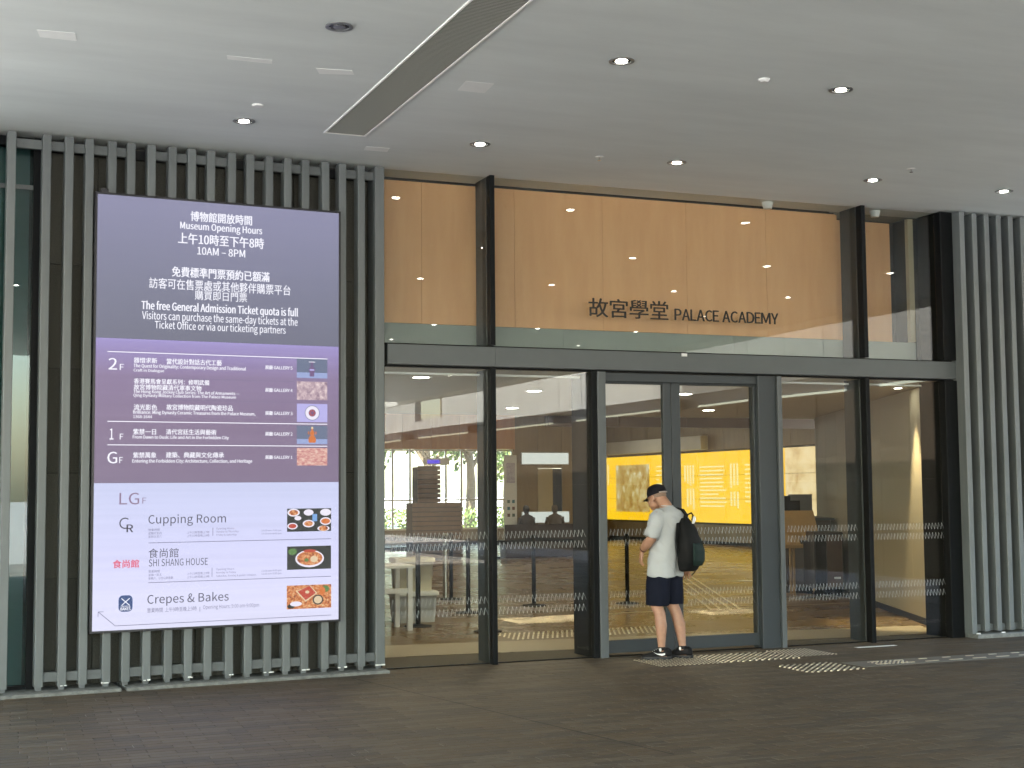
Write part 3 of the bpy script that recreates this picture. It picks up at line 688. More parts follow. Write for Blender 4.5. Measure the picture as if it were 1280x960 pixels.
# posts beside the doors
MB().cbox(6.185, 6.275, -.07, .10, .0, 2.824, .004).build('door_post', M['beamm'], GZ)
MB().cbox(6.12, 6.18, -.06, .42, .0, 2.824, .004).build('mullion_fin', M['black'], GZ)
MB().cbox(8.055, 8.27, -.05, .14, .0, 2.824, .004).build('door_post', M['frame'], GZ)
MB().cbox(8.272, 8.325, -.085, .05, .0, 2.824, .004).build('door_post', M['beamm'], GZ)
PANES = [(4.0, 5.034), (5.087, 6.118), (8.327, 9.370), (9.426, 10.428)]
for x0, x1 in PANES: MB().box(x0, x1, .0, .012, .012, 2.822).build('pane', M['glass'], GZ)
for x0, x1 in ((4.0, 5.034), (5.087, 9.370), (9.426, 10.428)): MB().box(x0, x1, .0, .012, 3.053, ZC-.002).build('pane', M['glass'], GZ)
MB().box(4.0, 10.43, -.01, .03, .0, .011).build('bottom_channel', M['black'], GZ)
ZZ = mat('frosted_zigzag_film', (.45, .48, .47), .6)
def zigzag(x0, x1, z, h=.034, pitch=.042, y=-.0022):
    b = MB(); x = x0; up = True; wd = .0019
    while x < x1:
        a, c = (x, z-h), (x+pitch*.28, z+h); 
        b.quad((a[0]-wd, y, a[1]), (a[0]+wd, y, a[1]), (c[0]+wd, y, c[1]), (c[0]-wd, y, c[1]))
        a2 = (x+pitch, z-h)
        b.quad((c[0]-wd*.45, y-.0004, c[1]), (c[0]+wd*.45, y-.0004, c[1]), (a2[0]+wd*.45, y-.0004, a2[1]), (a2[0]-wd*.45, y-.0004, a2[1]))
        x += pitch
    return b
def zz_rows(x0, x1, parent):
    for z in (1.222, 1.118, .606, .498):
        o = zigzag(x0, x1, z).build('zigzag_film', ZZ, parent); tag(o, kind='stuff')
for x0, x1 in ((4.06, 5.0), (5.14, 6.05), (8.41, 9.25), (9.51, 10.40)): zz_rows(x0, x1, GZ)
# sliding doors
def leaf(x0, x1, lab, sl, sr):
    t = thing('sliding_door_leaf', lab, 'door', (x0, .045, 0), 0, 'leaves of the sliding door'); W_ = x1-x0
    if sl: MB().cbox(0, sl, -.025, .03, .012, 2.80, .003).build('stile', M['frame'], t)
    if sr: MB().cbox(W_-sr, W_, -.025, .03, .012, 2.80, .003).build('stile', M['frame'], t)
    MB().cbox(sl+.001, W_-sr-.001, -.025, .03, 2.715, 2.80, .003, 0, 'x').build('top_rail', M['frame'], t)
    MB().cbox(sl+.001, W_-sr-.001, -.025, .03, .03, .155, .003, 0, 'x').build('bottom_rail', M['frame'], t)
    MB().box(sl+.001, W_-sr-.001, .0, .012, .157, 2.713).build('pane', M['glass2'], t)
    for z in (1.222, 1.118, .606, .498):
        o = zigzag(sl+.06, W_-sr-.05, z, y=-.003).build('zigzag_film', ZZ, t); tag(o, kind='stuff')
    return t
leaf(6.262, 7.058, 'left sliding door leaf with the man standing before it', .03, .09)
leaf(7.064, 8.070, 'right sliding door leaf beside the man\'s backpack', .10, .03)
hd = thing('door_header', 'flat slate cover of the door operator over both leaves', 'door header')
MB().cbox(6.277, 8.053, -.02, .015, 2.735, 2.823, .003, 0, 'x').build('cover', M['frame'], hd)
MB().box(6.277, 8.053, -.023, -.0205, 2.733, 2.737).build('shadow_line', M['black'], hd)
MB().cbox(7.13, 7.19, -.105, -.086, 3.0, 3.03, .004).build('sensor', M['white'], hd)
# sign letters standing in front of the upper glass
sg = thing('entrance_sign', 'dark bronze 故宮學堂 PALACE ACADEMY lettering on the upper glass', 'sign', (0, -.035, 0))
# each glyph measured on its own so that every letter is an object
def glyphs(txt, x0, x1, z0, z1, bold, weights=None):
    ws = weights or [1]*len(txt); tot = sum(ws); x = x0
    for ch, w_ in zip(txt, ws):
        wd = (x1-x0)*w_/tot
        if ch != ' ':
            me = text_mesh(ch, x+wd*.05, x+wd*.95, z0, z1, M['letter'], 'letter', .08, bold)
            for v in me.vertices: v.co.y = (v.co.y)*.12
            link('letter', me, sg)
        x += wd
glyphs('故宮學堂', 6.105, 7.025, 3.375, 3.565, 1.2, [1, .93, 1, .96])
lw = {'P': .60, 'A': .70, 'L': .50, 'C': .64, 'E': .53, 'D': .70, 'M': .86, 'Y': .66, ' ': .25}
glyphs('PALACE ACADEMY', 7.085, 8.335, 3.378, 3.494, 2.3, [lw[c] for c in 'PALACE ACADEMY'])
# timber wall behind the upper glass
TW = thing('timber_wall', 'honey coloured timber wall close behind the upper glass', 'timber wall')
xj = [4.0, 4.49, 5.48, 6.47, 7.46, 8.45, 9.36, 10.36]
for a, c in zip(xj[:-2], xj[1:-1]):
    MB().cbox(a+.001, c-.001, .36, .38, 3.29, ZC-.02, .002).build('wood_panel', M['wood'], TW)
MB().box(3.95, 9.36, .385, .42, 2.96, ZC+.2).build('backing', M['dark'], TW)
# the last bay: recess and boxing added so that its wood falls darker
MB().cbox(9.40, 10.29, .62, .65, 3.0, ZC-.02, .002).build('wood_panel', M['wood'], TW)
MB().cbox(9.362, 9.398, .385, .65, 3.0, ZC-.02, .002).build('wood_panel', M['wood'], TW)
MB().box(9.3, 10.7, .335, .8, ZC+.001, ZC+.1).build('shading_board', M['greypanel'], TW)
MB().box(9.3, 10.7, .66, .70, 2.96, ZC+.1).build('backing', M['dark'], TW); MB().box(10.372, 10.6, .36, .655, 2.96, ZC).build('backing', M['dark'], TW)
for a, c in ((4.0, 6.0), (6.002, 8.0), (8.002, 10.4)): MB().box(a, c, .34, .38, 2.95, 3.284).build('spandrel_panel', M['greypanel'], TW)
MB().box(10.30, 10.37, .30, .355, 3.29, ZC-.02).build('edge_trim', M['beige'], TW)
for x, y, lab in ((8.33, .12, 'white round sensor on the ceiling behind the upper glass, left of the two'), (9.72, .12, 'white round sensor on the ceiling behind the upper glass, right of the two')):
    t = thing('ceiling_sensor', lab, 'sensor', (x, y, ZC)); MB().cyl((0, 0), .06, -.03, 0, 18).build('base', M['white'], t); MB().cyl((0, 0), .045, -.07, -.03, 18, 0, .055).build('dome', M['white'], t)
for x in (4.75, 6.3, 9.1):
    pass

# ------------------------------------------------------------------ right slatted screen
RS = thing('slatted_screen', 'grey vertical slatted screen at the right edge', 'slatted screen')
rs_me = MB().cbox(0, .066, -.22, -.04, .07, ZC-.02, .005).mesh('slat', M['slat'])
link('slat', MB().cbox(10.595, 10.665, -.225, .0, .05, ZC-.01, .005).mesh('slat', M['slat']), RS)
for i in range(25): link('slat', rs_me, RS, (10.776+.170*i, 0, 0))
for i in range(25):
    x = 10.667+.170*i if i else 10.667
    MB().cbox(x, x+.105, -.15, -.10, .07, .14, .003, 0, 'x').build('rail', M['rail'], RS)
    if i % 2 == 0: MB().slab(x-.02, x+.03, -.235, -.22, .045, .058, .001).build('paint_chip', M['chip'], RS)
MB().cbox(10.63, 14.95, -.27, .05, -.02, .045, .008, 0, 'x').build('plinth', M['plinth'], RS)
MB().box(10.667, 14.95, .02, .30, .046, ZC-.001).build('dark_backing', M['stone'], RS)

# ------------------------------------------------------------------ the hall inside
fl = MB().quad((1.5, .0, -.006), (22.6, .0, -.006), (22.6, 33, -.006), (1.5, 33, -.006)).build('hall_floor', M['mortar']); tag(fl, 'honed brown stone floor of the hall', kind='structure')
M['floor_b'] = mat('honed_brown_stone_floor_b', (.143, .094, .038), .26, col2=(.16, .106, .043), nscale=1.5, bump=.04, bscale=14)
M['floor_c'] = mat('honed_brown_stone_floor_c', (.158, .104, .043), .3, col2=(.175, .118, .049), nscale=1.5, bump=.04, bscale=14)
b = MB(); y = .0
while y < 33:
    x = 1.5+(.6 if int(y/.6) % 2 else 0)
    while x < 22.5: b.slab(x+.001, x+1.198, y+.001, y+.598, -.006, .0, .0008, random.randrange(3)); x += 1.2
    y += .6
o = b.build('floor_tiles', [M['floor_in'], M['floor_b'], M['floor_c']], fl); tag(o, kind='stuff')
MB().quad((4.0, .96, .003), (10.66, .40, .003), (11.05, 1.25, .003), (4.0, 2.05, .003)).build('threshold_band', M['floor_band'], fl)
MB().quad((4.0, .03, .003), (10.6, .03, .003), (10.6, .36, .003), (4.0, .92, .003)).build('threshold_mat', M['threshold'], fl)
MB().box(1.5, 15.2, .42, 8.5, 2.87, 2.95).build('lobby_ceiling', M['interior_ceiling'], None); tag(bpy.data.objects['lobby_ceiling'], 'low plaster ceiling just inside the doors', kind='structure')
MB().box(1.5, 22.6, 8.5, 33, 4.25, 4.35).build('hall_ceiling', M['interior_ceiling']); tag(bpy.data.objects['hall_ceiling'], 'high ceiling of the far hall', kind='structure')
MB().box(1.2, 23, .43, 33.3, 4.9, 5.2).build('hall_roof', M['greypanel']); tag(bpy.data.objects['hall_roof'], kind='structure')
# bright strip under the beam
tag(MB().box(4.0, 10.35, .20, .24, 2.775, 2.795).build('curtain_track', M['white']), 'thin white track running behind the beam over the glass', 'curtain track')
bk = thing('bulkhead', 'dark oxblood bulkhead over the middle of the hall', 'bulkhead', (0, 8.5, 0))
for i in range(4):
    x = 9.4+1.3*i; MB().cbox(x, x+1.295, 0, .12, 2.70, 4.25, .005).build('bulkhead_panel', M['oxblood'], bk)
MB().box(1.5, 9.4, 0, .12, 2.871, 4.25).build('bulkhead_panel', M['orangewood'], bk)
MB().box(15.4, 22.6, 0, .12, 0, 4.25).build('bulkhead_panel', M['tile'], bk)
# angled lobby wall
u = Vector((.4104, .9119)); AW = thing('angled_wall', 'beige and stone clad lobby wall running back from the right jamb', 'lobby wall', (10.62, .08, 0), math.atan2(u.y, u.x))
def aw(a, c, z0, z1, m, nm, y0=-.03, y1=.0): return MB().cbox(a+.0015, c-.0015, y0, y1, z0, z1, .002).build(nm, m, AW)
MB().box(0, 8.5, -.12, -.031, 0, 2.868).build('wall_core', M['dark'], AW)
aw(.0, 1.0, .08, 2.86, M['beige'], 'wall_panel'); aw(1.0, 1.14, .0, 2.86, M['frame'], 'metal_trim', -.03, .02); aw(1.14, 3.5, .08, 2.86, M['beige'], 'wall_panel'); aw(3.5, 4.7, .08, 2.86, M['beige'], 'wall_panel')
for i in range(4):
    for j in range(4): aw(4.7+i*.95, 4.7+(i+1)*.95, .08+j*.695, .08+(j+1)*.695-.002, M['tile'], 'stone_panel')
MB().box(0, 8.5, -.029, .008, .0, .078).build('skirting', M['dark'], AW)
MB().cbox(.03, .12, .0, .03, .9, 1.3, .004).build('control_box', M['black'], AW)
# long wall behind the yellow video wall
PW_ = thing('panelled_wall', 'olive timber panelled wall behind the yellow video wall', 'panelled wall', (22.0, 8.6, 0))
MB().box(.05, .3, 0, 24, 0, 4.25).build('wall_core', M['dark'], PW_)
for i in range(20):
    for z0, z1 in ((.10, .62), (.625, 2.80), (2.805, 4.24)):
        MB().cbox(.0, .045, i*1.2+.004, i*1.2+1.196, z0, z1, .004).build('wood_panel', M['olive'], PW_)
pb = thing('pale_soffit_band', 'pale grey band over the left half of the yellow video wall', 'soffit band', (21.7, 25.0, 2.86)); MB().cbox(0, .25, 0, 7.0, 0, .42, .01, 0, 'y').build('band', M['fascia'], pb)
# back wall and its glazing
BW = thing('back_wall', 'far timber wall of the hall with a dark door', 'back wall', (0, 32.0, 0))
for i in range(4):
    x = 18.45+i*.9
    if i == 1: continue
    MB().cbox(x, x+.895, 0, .06, 0, 4.24, .004).build('wood_panel', M['olive'], BW)
MB().cbox(19.35, 20.245, 0, .06, 2.42, 4.24, .004).build('wood_panel', M['olive'], BW)
MB().cbox(19.35, 19.90, 0, .06, 0, 2.415, .004).build('wood_panel', M['beige'], BW)
MB().cbox(19.905, 20.245, .02, .05, 0, 2.41, .004).build('door', M['black'], BW)
MB().box(1.5, 10.5, 0, .1, 0, 4.24).build('wall_panel', M['brownslat'], BW)
for i in range(8): MB().cbox(10.5+i, 11.495+i, -.05, .1, 3.06, 4.24, .005).build('timber_fascia', M['orangewood'], BW)
MB().box(10.5, 18.44, 0, .1, .0, .40).build('sill_panel', M['tile'], BW)
WG = thing('rear_glazing', 'white framed glazing at the back of the hall showing trees outside', 'window', (0, 32.03, 0))
for x in (10.5, 11.6, 12.7, 13.55, 14.15, 14.75, 16.0, 16.55, 17.6, 18.38): MB().cbox(x, x+.06, -.03, .04, .40, 3.06, .004).build('frame_bar', M['white'], WG)
for z in (.40, 3.0, 1.35): MB().cbox(10.56, 18.38, -.02, .03, z, z+.05, .003, 0, 'x').build('frame_bar', M['white'], WG)
MB().box(10.56, 18.38, .0+.005, .012, .45, 3.0).build('pane', M['glass'], WG)
tag(MB().box(1.4, 1.5, .4, 33, 0, 4.3).build('side_wall', M['beige']), 'plain side wall of the hall', 'wall')
# lit white panels
for z0, z1, lab in ((2.55, 2.95, 'long white lit panel high on the far wall'), (.57, .95, 'lower white lit panel on the far wall')):
    t = thing('light_box', lab, 'light box', (18.7, 31.85, z0)); MB().box(0, 1.75, .02, .1, 0, z1-z0).build('casing', M['white'], t); MB().box(.01, 1.74, .014, .019, .01, z1-z0-.01).build('face', emit('lightbox_face', (222, 228, 222)), t)
# brown slatted pier
bp_ = thing('slatted_pier', 'brown horizontally slatted timber pier before the rear glazing', 'pier', (11.0, 20.0, 0))
MB().box(.05, .55, .05, .5, 0, 2.25).build('core', M['dark'], bp_); MB().box(-.08, 1.15, .05, .6, 0, 1.38).build('core', M['dark'], bp_)
for i in range(20):
    z = .05+i*.112
    if z < 1.38: MB().cbox(-.1, 1.17, .0, .045, z, z+.095, .006, 0, 'x').build('slat', M['brownslat'], bp_)
    else: MB().cbox(.03, .60, .0, .045, z, z+.095, .006, 0, 'x').build('slat', M['brownslat'], bp_)
bl = thing('blue_sign', 'small blue lit sign above the brown slatted pier', 'lit sign', (11.45, 19.9, 2.30)); MB().box(-.3, .35, 0, .06, 0, .16).build('casing', M['white'], bl); MB().box(-.22, .10, -.006, -.001, .03, .12).build('face', emit('blue_sign_face', (90, 70, 240)), bl)
# standing banners
for x, y, s in ((12.75, 20.0, 1), (13.40, 20.3, 1)):
    t = thing('standing_banner', 'white banner with small coloured squares, %s of the pair by the glass mullion' % ('left' if x < 13 else 'right'), 'banner', (x, y, 0))
    MB().box(0, .33, 0, .05, .05, 2.55).build('board', emit('banner_white', (205, 205, 215), .9) if 0 else M['white'], t); MB().cbox(-.03, .36, -.1, .15, 0, .05, .01, 0, 'x').build('foot', M['frame'], t)
    for i in range(3):
        for j in range(2): MB().box(.07+.13*j, .14+.13*j, -.006, -.001, 1.35-.17*i, 1.43-.17*i).build('square', mat('banner_tone', [(.10, .16, .14), (.05, .18, .25), (.2, .12, .12)][(i+j) % 3], .6), t)
    MB().box(.05, .28, -.006, -.001, 1.85, 2.35).build('printed_panel', mat('banner_mauve', (.35, .32, .42), .6, col2=(.6, .58, .66), nscale=14), t)

# yellow video wall
VW = thing('video_wall', 'long bright yellow video wall with white text columns', 'video wall', (21.93, 0, 0))
ey = emit_noise('video_yellow', [(247, 190, 12), (252, 202, 26)], .5, 1.35)
VY = [32.0, 30.4, 28.8, 27.2, 25.6, 24.0, 22.4, 20.8]; VZ = [.65, 1.36, 2.07, 2.78]
for i in range(7):
    for j in range(3): MB().box(.0, .06, VY[i+1]+.006, VY[i]-.006, VZ[j]+.005, VZ[j+1]-.005).build('screen_tile', ey, VW)
ep = emit_noise('video_painting_pale', [(190, 150, 90), (232, 205, 150), (240, 220, 175)], 1.6, 1.25, 6)
for j in range(3): MB().box(.0, .06, 18.6, 20.79, VZ[j]+.005, VZ[j+1]-.005).build('screen_tile', ep, VW)
MB().box(.062, .066, 18.5, 32.1, .6, 2.83).build('backplate', M['dark'], VW)
MB().box(-.006, -.002, 28.78, 31.22, .93, 2.49).build('picture', emit_noise('video_painting', [(150, 108, 40), (190, 150, 70), (215, 190, 120), (240, 232, 205)], 2.2, 1, 7), VW)
ew = emit('video_text', (255, 246, 190), 1.1); b = MB()
def cell(y, z, hy, hz): b.box(-.006, -.002, y-hy, y+hy, z-hz, z+hz)
rr = random.Random(3)
for y0, y1, z0, z1, nc in ((26.5, 25.8, 1.75, 2.37, 4), (26.35, 25.8, 1.0, 1.65, 3), (23.75, 23.2, 1.65, 2.37, 3), (23.75, 23.2, 1.0, 1.55, 3), (21.2, 20.95, 1.0, 2.3, 2), (32.0-.1, 31.75, 1.7, 2.5, 1)):
    for c in range(nc):
        y = y0+(y1-y0)*(c+.5)/nc; z = z1
        while z > z0+rr.uniform(0, .2):
            cell(y, z, .045, .028); z -= .072
for y0, y1, z0, z1, n in ((25.5, 24.05, 1.15, 2.33, 11), (28.3, 27.75, 1.15, 2.4, 10), (22.9, 22.4, 1.3, 2.35, 9), (22.35, 21.6, 1.3, 2.35, 9)):
    for i in range(n):
        z = z1-(z1-z0)*i/(n-1); y = y0; ye = y1+(rr.uniform(0, .5) if i % 4 == 3 else rr.uniform(0, .12))
        while y > ye: L = rr.uniform(.06, .2); cell(y-L/2, z, L/2-.012, .021); y -= L
o = b.build('text_rows', ew, VW); tag(o, kind='stuff')

# tactile studs and guide lines on the hall floor
def floor_stud(lab, b, nm='tactile_studs'): tag(b.build(nm, M['studm'], None, (0, 0, .0)), lab, 'tactile paving', kind='stuff')
floor_stud('steel dots on the hall floor seen through the second pane', studs(6.9, 8.2, 3.7, 4.5, .055))
floor_stud('steel bars on the hall floor just inside the second pane', bars(6.1, 8.3, 1.95, 2.65, .055, math.atan2(u.y, u.x)), 'tactile_bars')
floor_stud('steel dots at the near end of the four guide lines', studs(9.6, 10.9, 3.7, 4.4, .055))
b = MB()
for k in range(4):
    o_ = Vector((10.0+.15*k, 4.35)); e_ = o_+u*13; n = Vector((-u.y, u.x))*.013
    b.add([(p.x, p.y, z) for z in (.0, .006) for p in (o_-n, e_-n, e_+n, o_+n)], [(4, 5, 6, 7), (0, 1, 5, 4), (1, 2, 6, 5), (2, 3, 7, 6), (3, 0, 4, 7)])
tag(b.build('guide_lines', M['studm']), 'four parallel steel guide lines running diagonally across the hall floor', 'guide lines', kind='stuff')
b = MB()
for x0, x1, y in ((7.6, 12.5, 4.5), (12.6, 17.0, 9.6), (13.2, 16.5, 12.5)):
    b.slab(x0, x1, y-.02, y+.02, .0, .004, .001)
tag(b.build('floor_trims', M['studm']), 'thin bright metal trims set across the hall floor', 'floor trim', kind='stuff')

# interior lamps (recessed, lit) ------------------------------------------------
def hall_lamp(x, y, z, power, label, r=.09, spot=None):
    t = thing('hall_downlight', label, 'downlight', (x, y, z), 0, 'recessed lamps in the hall ceilings')
    MB().ring((0, 0), r, r+.03, -.008, .0, 24).build('trim_ring', M['white'], t)
    MB().cyl((0, 0), r, -.004, -.001, 20).build('lens', M['disc'], t)
    ld = bpy.data.lights.new('lamp', 'SPOT'); ld.energy = power; ld.color = (1, .80, .50); ld.spot_size = R(spot or 150); ld.spot_blend = .6; ld.shadow_soft_size = .08
    lo = bpy.data.objects.new('lamp', ld); COL.objects.link(lo); lo.parent = t; lo.location = (0, 0, -.03)
PWR = 9.0
for x, y, lab in ((4.9, 1.6, 'bright hall downlight just behind the left pane'), (6.9, 3.2, 'hall downlight in the low ceiling over the stanchions'), (9.0, 3.2, 'hall downlight in the low ceiling behind the right door leaf'),
                  (8.0, 6.6, 'hall downlight at the back of the low ceiling'), (11.2, 6.4, 'hall downlight above the dark reception desk')):
    hall_lamp(x, y, 2.87, PWR, lab)
hall_lamp(11.05, 1.54, 2.87, 45, 'lobby downlight washing a cone on the beige angled wall', .05, 46)
for i in range(4):
    for j in range(4): hall_lamp(5.5+4.6*i, 11.5+5.4*j, 4.25, 15, 'recessed lamp in the high ceiling of the far hall', .12)

# ------------------------------------------------------------------ things in the hall
def stanchion(x, y, belt_to, lab):
    t = thing('stanchion', lab, 'queue post', (x, y, 0), 0, 'black queue barrier posts inside the left glass')
    MB().cyl((0, 0), .17, .0, .012, 28, 0, .165).cyl((0, 0), .12, .012, .03, 24, 0, .05).build('base', M['black'], t)
    MB().cyl((0, 0), .030, .03, .93, 16).build('post', M['black'], t)
    MB().cyl((0, 0), .036, .90, 1.0, 16).cyl((0, 0), .030, 1.0, 1.012, 16).build('head', M['black'], t)
    if belt_to:
        d = Vector((belt_to[0]-x, belt_to[1]-y)); L = d.length; d.normalize(); n = Vector((-d.y, d.x))*.002; b = MB(); N = 8
        for i in range(N):
            p0, p1 = d*(.036+(L-.072)*i/N), d*(.036+(L-.072)*(i+1)/N); s0, s1 = -.03*math.sin(math.pi*i/N), -.03*math.sin(math.pi*(i+1)/N)
            v = [(p.x, p.y, .925+s+h) for p, s in ((p0-n, s0), (p1-n, s1), (p1+n, s1), (p0+n, s0)) for h in (0, .055)]
            b.add(v, [(0, 2, 3, 1), (4, 6, 7, 5), (1, 3, 5, 7), (0, 6, 4, 2)])
        b.build('belt', M['black'], t)
ps = [(4.2, 4.6), (5.64, 3.94), (6.88, 5.5), (8.15, 6.2), (9.5, 5.9)]
labs = ['queue post behind the white table at the left edge of the glass', 'nearest black queue post in front of the white crates', 'black queue post just left of the first glass mullion', 'lone black queue post in the middle of the second pane', 'black queue post hidden partly by the left door post']
for i, p in enumerate(ps): stanchion(p[0], p[1], ps[i+1] if i < 4 else None, labs[i])
stanchion(6.17, 2.95, None, 'black queue post close behind the glass beside the first mullion')
stanchion(7.5, 7.9, (6.3, 8.3), 'farther black queue post of the second row'); stanchion(6.3, 8.3, (5.2, 8.6), 'leftmost queue post of the second row')
sc = thing('steel_post', 'polished steel crowd barrier post behind the white crates', 'steel post', (7.55, 8.3, 0)); MB().cyl((0, 0), .16, 0, .012, 24).build('base', M['chrome'], sc); MB().cyl((0, 0), .045, .012, .98, 20).build('post', M['chrome'], sc); MB().cyl((0, 0), .05, .98, 1.0, 20, 0, .03).build('cap', M['chrome'], sc)
sh = thing('card_holder', 'small pale notice card on the queue post by the first mullion', 'notice', (6.17, 2.95, 1.015)); MB().box(-.004, .004, -.004, .004, 0, .04).build('stem', M['black'], sh); MB().cbox(-.02, .10, -.006, .006, .04, .18, .002, 0, 'x').build('card', M['white'], sh)
# white table
wt = thing('white_table', 'white metal side table inside the left pane', 'table', (4.82, 3.45, 0))
MB().slab(-.5, .62, 0, .6, .74, .775, .004).build('table_top', M['white'], wt)
for x in (-.47, .54):
    for y in (.03, .53): MB().cbox(x, x+.06, y, y+.06, 0, .738, .003).build('leg', M['white'], wt)
MB().cbox(-.41, .54, .04, .07, .44, .50, .003, 0, 'x').build('rail', M['white'], wt)
# storage crates
def crate(x, y, z, w_, d_, h_, m, lab):
    t = thing('storage_crate', lab, 'crate', (x, y, z), R(-4)); b = MB()
    def rr_(s, zz, r=.05): 
        a, c = w_/2*s, d_/2*s; return [(cx*(a-r)+r*math.cos(R(t0+k*22.5)), cy*(c-r)+r*math.sin(R(t0+k*22.5)), zz) for cx, cy, t0 in ((1, 1, 0), (-1, 1, 90), (-1, -1, 180), (1, -1, 270)) for k in range(5)]
    b.loft([rr_(.88, 0), rr_(.9, .02), rr_(.98, h_-.06), rr_(1.0, h_-.06)]); b.build('tub', m, t)
    MB().loft([rr_(1.06, h_-.055), rr_(1.06, h_-.01), rr_(1.0, h_)]).build('lid', m, t)
cream = mat('cream_plastic', (.58, .55, .42), .45, noise=.03); gw = mat('grey_white_plastic', (.52, .54, .53), .5, noise=.03)
crate(5.02, 4.55, 0, .6, .45, .40, gw, 'lower grey storage crate of the left stack under the white table'); crate(5.80, 4.62, 0, .56, .42, .39, gw, 'lower grey storage crate beside the nearest queue post')
crate(5.79, 4.63, .392, .50, .38, .42, cream, 'cream crate on top of the grey crate beside the queue post'); crate(5.00, 5.1, .0, .55, .4, .80, cream, 'tall cream bin left behind the white table')
# reception desk with screens, boards and a flight case
WA = math.atan2(u.y, u.x)
rd = thing('reception_desk', 'dark brown reception desk before the stone wall on the right', 'reception desk', (13.50, 7.55, 0), WA)
MB().cbox(-1.25, 1.25, -.35, .35, .10, 1.14, .01, 0, 'x').build('body', M['darkwood'], rd); MB().cbox(-1.2, 1.2, -.30, .30, 0, .099, .005, 0, 'x').build('kick_plinth', M['dark'], rd)
MB().slab(-1.3, 1.3, -.40, .40, 1.141, 1.18, .004).build('counter_top', M['frame'], rd)
for k in range(5): MB().cbox(-1.24+.5*k, -.76+.5*k, .352, .37, .14, 1.10, .004).build('front_panel', M['darkwood'], rd)
MB().cbox(-1.27, -1.252, -.30, .30, .14, 1.10, .004).build('end_panel', M['darkwood'], rd)
for (x, y), w_, h_, lab in (((12.99, 7.02), .10, .30, 'narrow black screen seen almost edge on at the left end of the reception desk'), ((13.20, 7.15), .20, .22, 'small dark tilted tablet screen on the reception desk'), ((13.72, 7.75), .40, .32, 'large grey monitor on the reception desk')):
    t = thing('monitor', lab, 'monitor', (x, y, 1.181), -.45)
    MB().cbox(-.08, .08, -.08, .08, 0, .012, .003, 0, 'x').build('foot', M['black'], t); MB().box(-.015, .015, -.01, .01, .012, .10).build('neck', M['black'], t)
    MB().cbox(-w_/2, w_/2, -.03, -.011, .05, .05+h_, .004, 0, 'x').build('screen_back', mat('monitor_grey', (.12, .115, .11), .4) if w_ > .3 else M['black'], t)
for i, (x, y, rz, h_) in enumerate(((12.80, 6.35, -.25, 1.30), (12.22, 6.0, -.15, 1.20))):
    t = thing('tilted_board', ['larger tan display board leaning back by the reception desk', 'smaller tan board half hidden by the right door post'][i], 'display board', (x, y, 0), rz)
    for sx in (-.20, .17): MB().cbox(sx, sx+.03, -.02, .02, 0, h_-.35, .003).build('leg', M['tan'], t)
    b = MB(); b.add([(-.24, -.16, h_-.42), (.24, -.16, h_-.42), (.24, .10, h_), (-.24, .10, h_), (-.24, -.13, h_-.44), (.24, -.13, h_-.44), (.24, .13, h_-.02), (-.24, .13, h_-.02)], [(0, 1, 2, 3), (7, 6, 5, 4), (0, 4, 5, 1), (1, 5, 6, 2), (2, 6, 7, 3), (3, 7, 4, 0)])
    b.build('panel', M['tan'], t)
    MB().cbox(-.26, .26, -.19, -.15, h_-.46, h_-.40, .004, 0, 'x').build('ledge', M['tan'], t)
fc = thing('wheeled_cabinet', 'near black wheeled cabinet with a reddish brown end before the angled wall', 'cabinet', (12.92, 5.95, 0), WA)
MB().cbox(-.5, .5, -.22, .22, .13, .98, .012, 0, 'x').build('body', mat('cabinet_black', (.02, .012, .010), .35, noise=.2), fc)
MB().cbox(-.518, -.502, -.20, .03, .16, .94, .005).build('door', mat('cabinet_brown', (.06, .025, .012), .35, noise=.2), fc); MB().cbox(-.518, -.502, .04, .20, .16, .94, .005).build('door', M['black'], fc)
for x in (-.4, .36):
    for y in (-.15, .15): MB().cyl((y, .065), .062, x-.02, x+.02, 16, axis='x').build('castor', M['black'], fc)
MB().cbox(-.525, -.519, -.17, -.07, .28, .31, .001).build('latch', M['white'], fc)

# ------------------------------------------------------------------ outside behind the glass hall and beyond the canopy
def tree(x, y, s, tone, lab, seed):
    rg = random.Random(seed); t = thing('street_tree', lab, 'tree', (x, y, 0))
    b = MB(); b.tube([(0, 0, 0), (.05*s, .02, 1.2*s), (0, .08*s, 2.6*s)], [.16*s, .12*s, .07*s], 8)
    for k in range(6):
        a = k*1.05+rg.random(); b.tube([(0, 0, (1.5+.15*k)*s), (math.cos(a)*.6*s, math.sin(a)*.6*s, (2.3+.2*k)*s), (math.cos(a)*1.2*s, math.sin(a)*1.2*s, (2.9+.25*k)*s)], [.06*s, .04*s, .015*s], 6)
    b.build('trunk', M['bark'], t); c = MB()
    cl = [(rg.gauss(0, .8)*s, rg.gauss(0, .8)*s, (3.2+rg.gauss(0, .75))*s, rg.uniform(.45, .85)*s) for _ in range(16)]
    for _ in range(2600):
        cx, cy, cz2, r = rg.choice(cl); p = Vector((rg.gauss(0, 1), rg.gauss(0, 1), rg.gauss(0, .8))).normalized()*r*rg.random()**.4+Vector((cx, cy, cz2))
        n = Vector((rg.gauss(0, 1), rg.gauss(0, 1), rg.gauss(0, 1)+.6)).normalized(); a = n.orthogonal().normalized()*.11*s; e = n.cross(a).normalized()*.055*s
        c.add([p-a, p+e, p+a, p-e], [(0, 1, 2, 3)], rg.choice((0, 1, 1, 2)) if tone else rg.choice((0, 0, 1)))
    c.build('crown', M['leaf'], t)
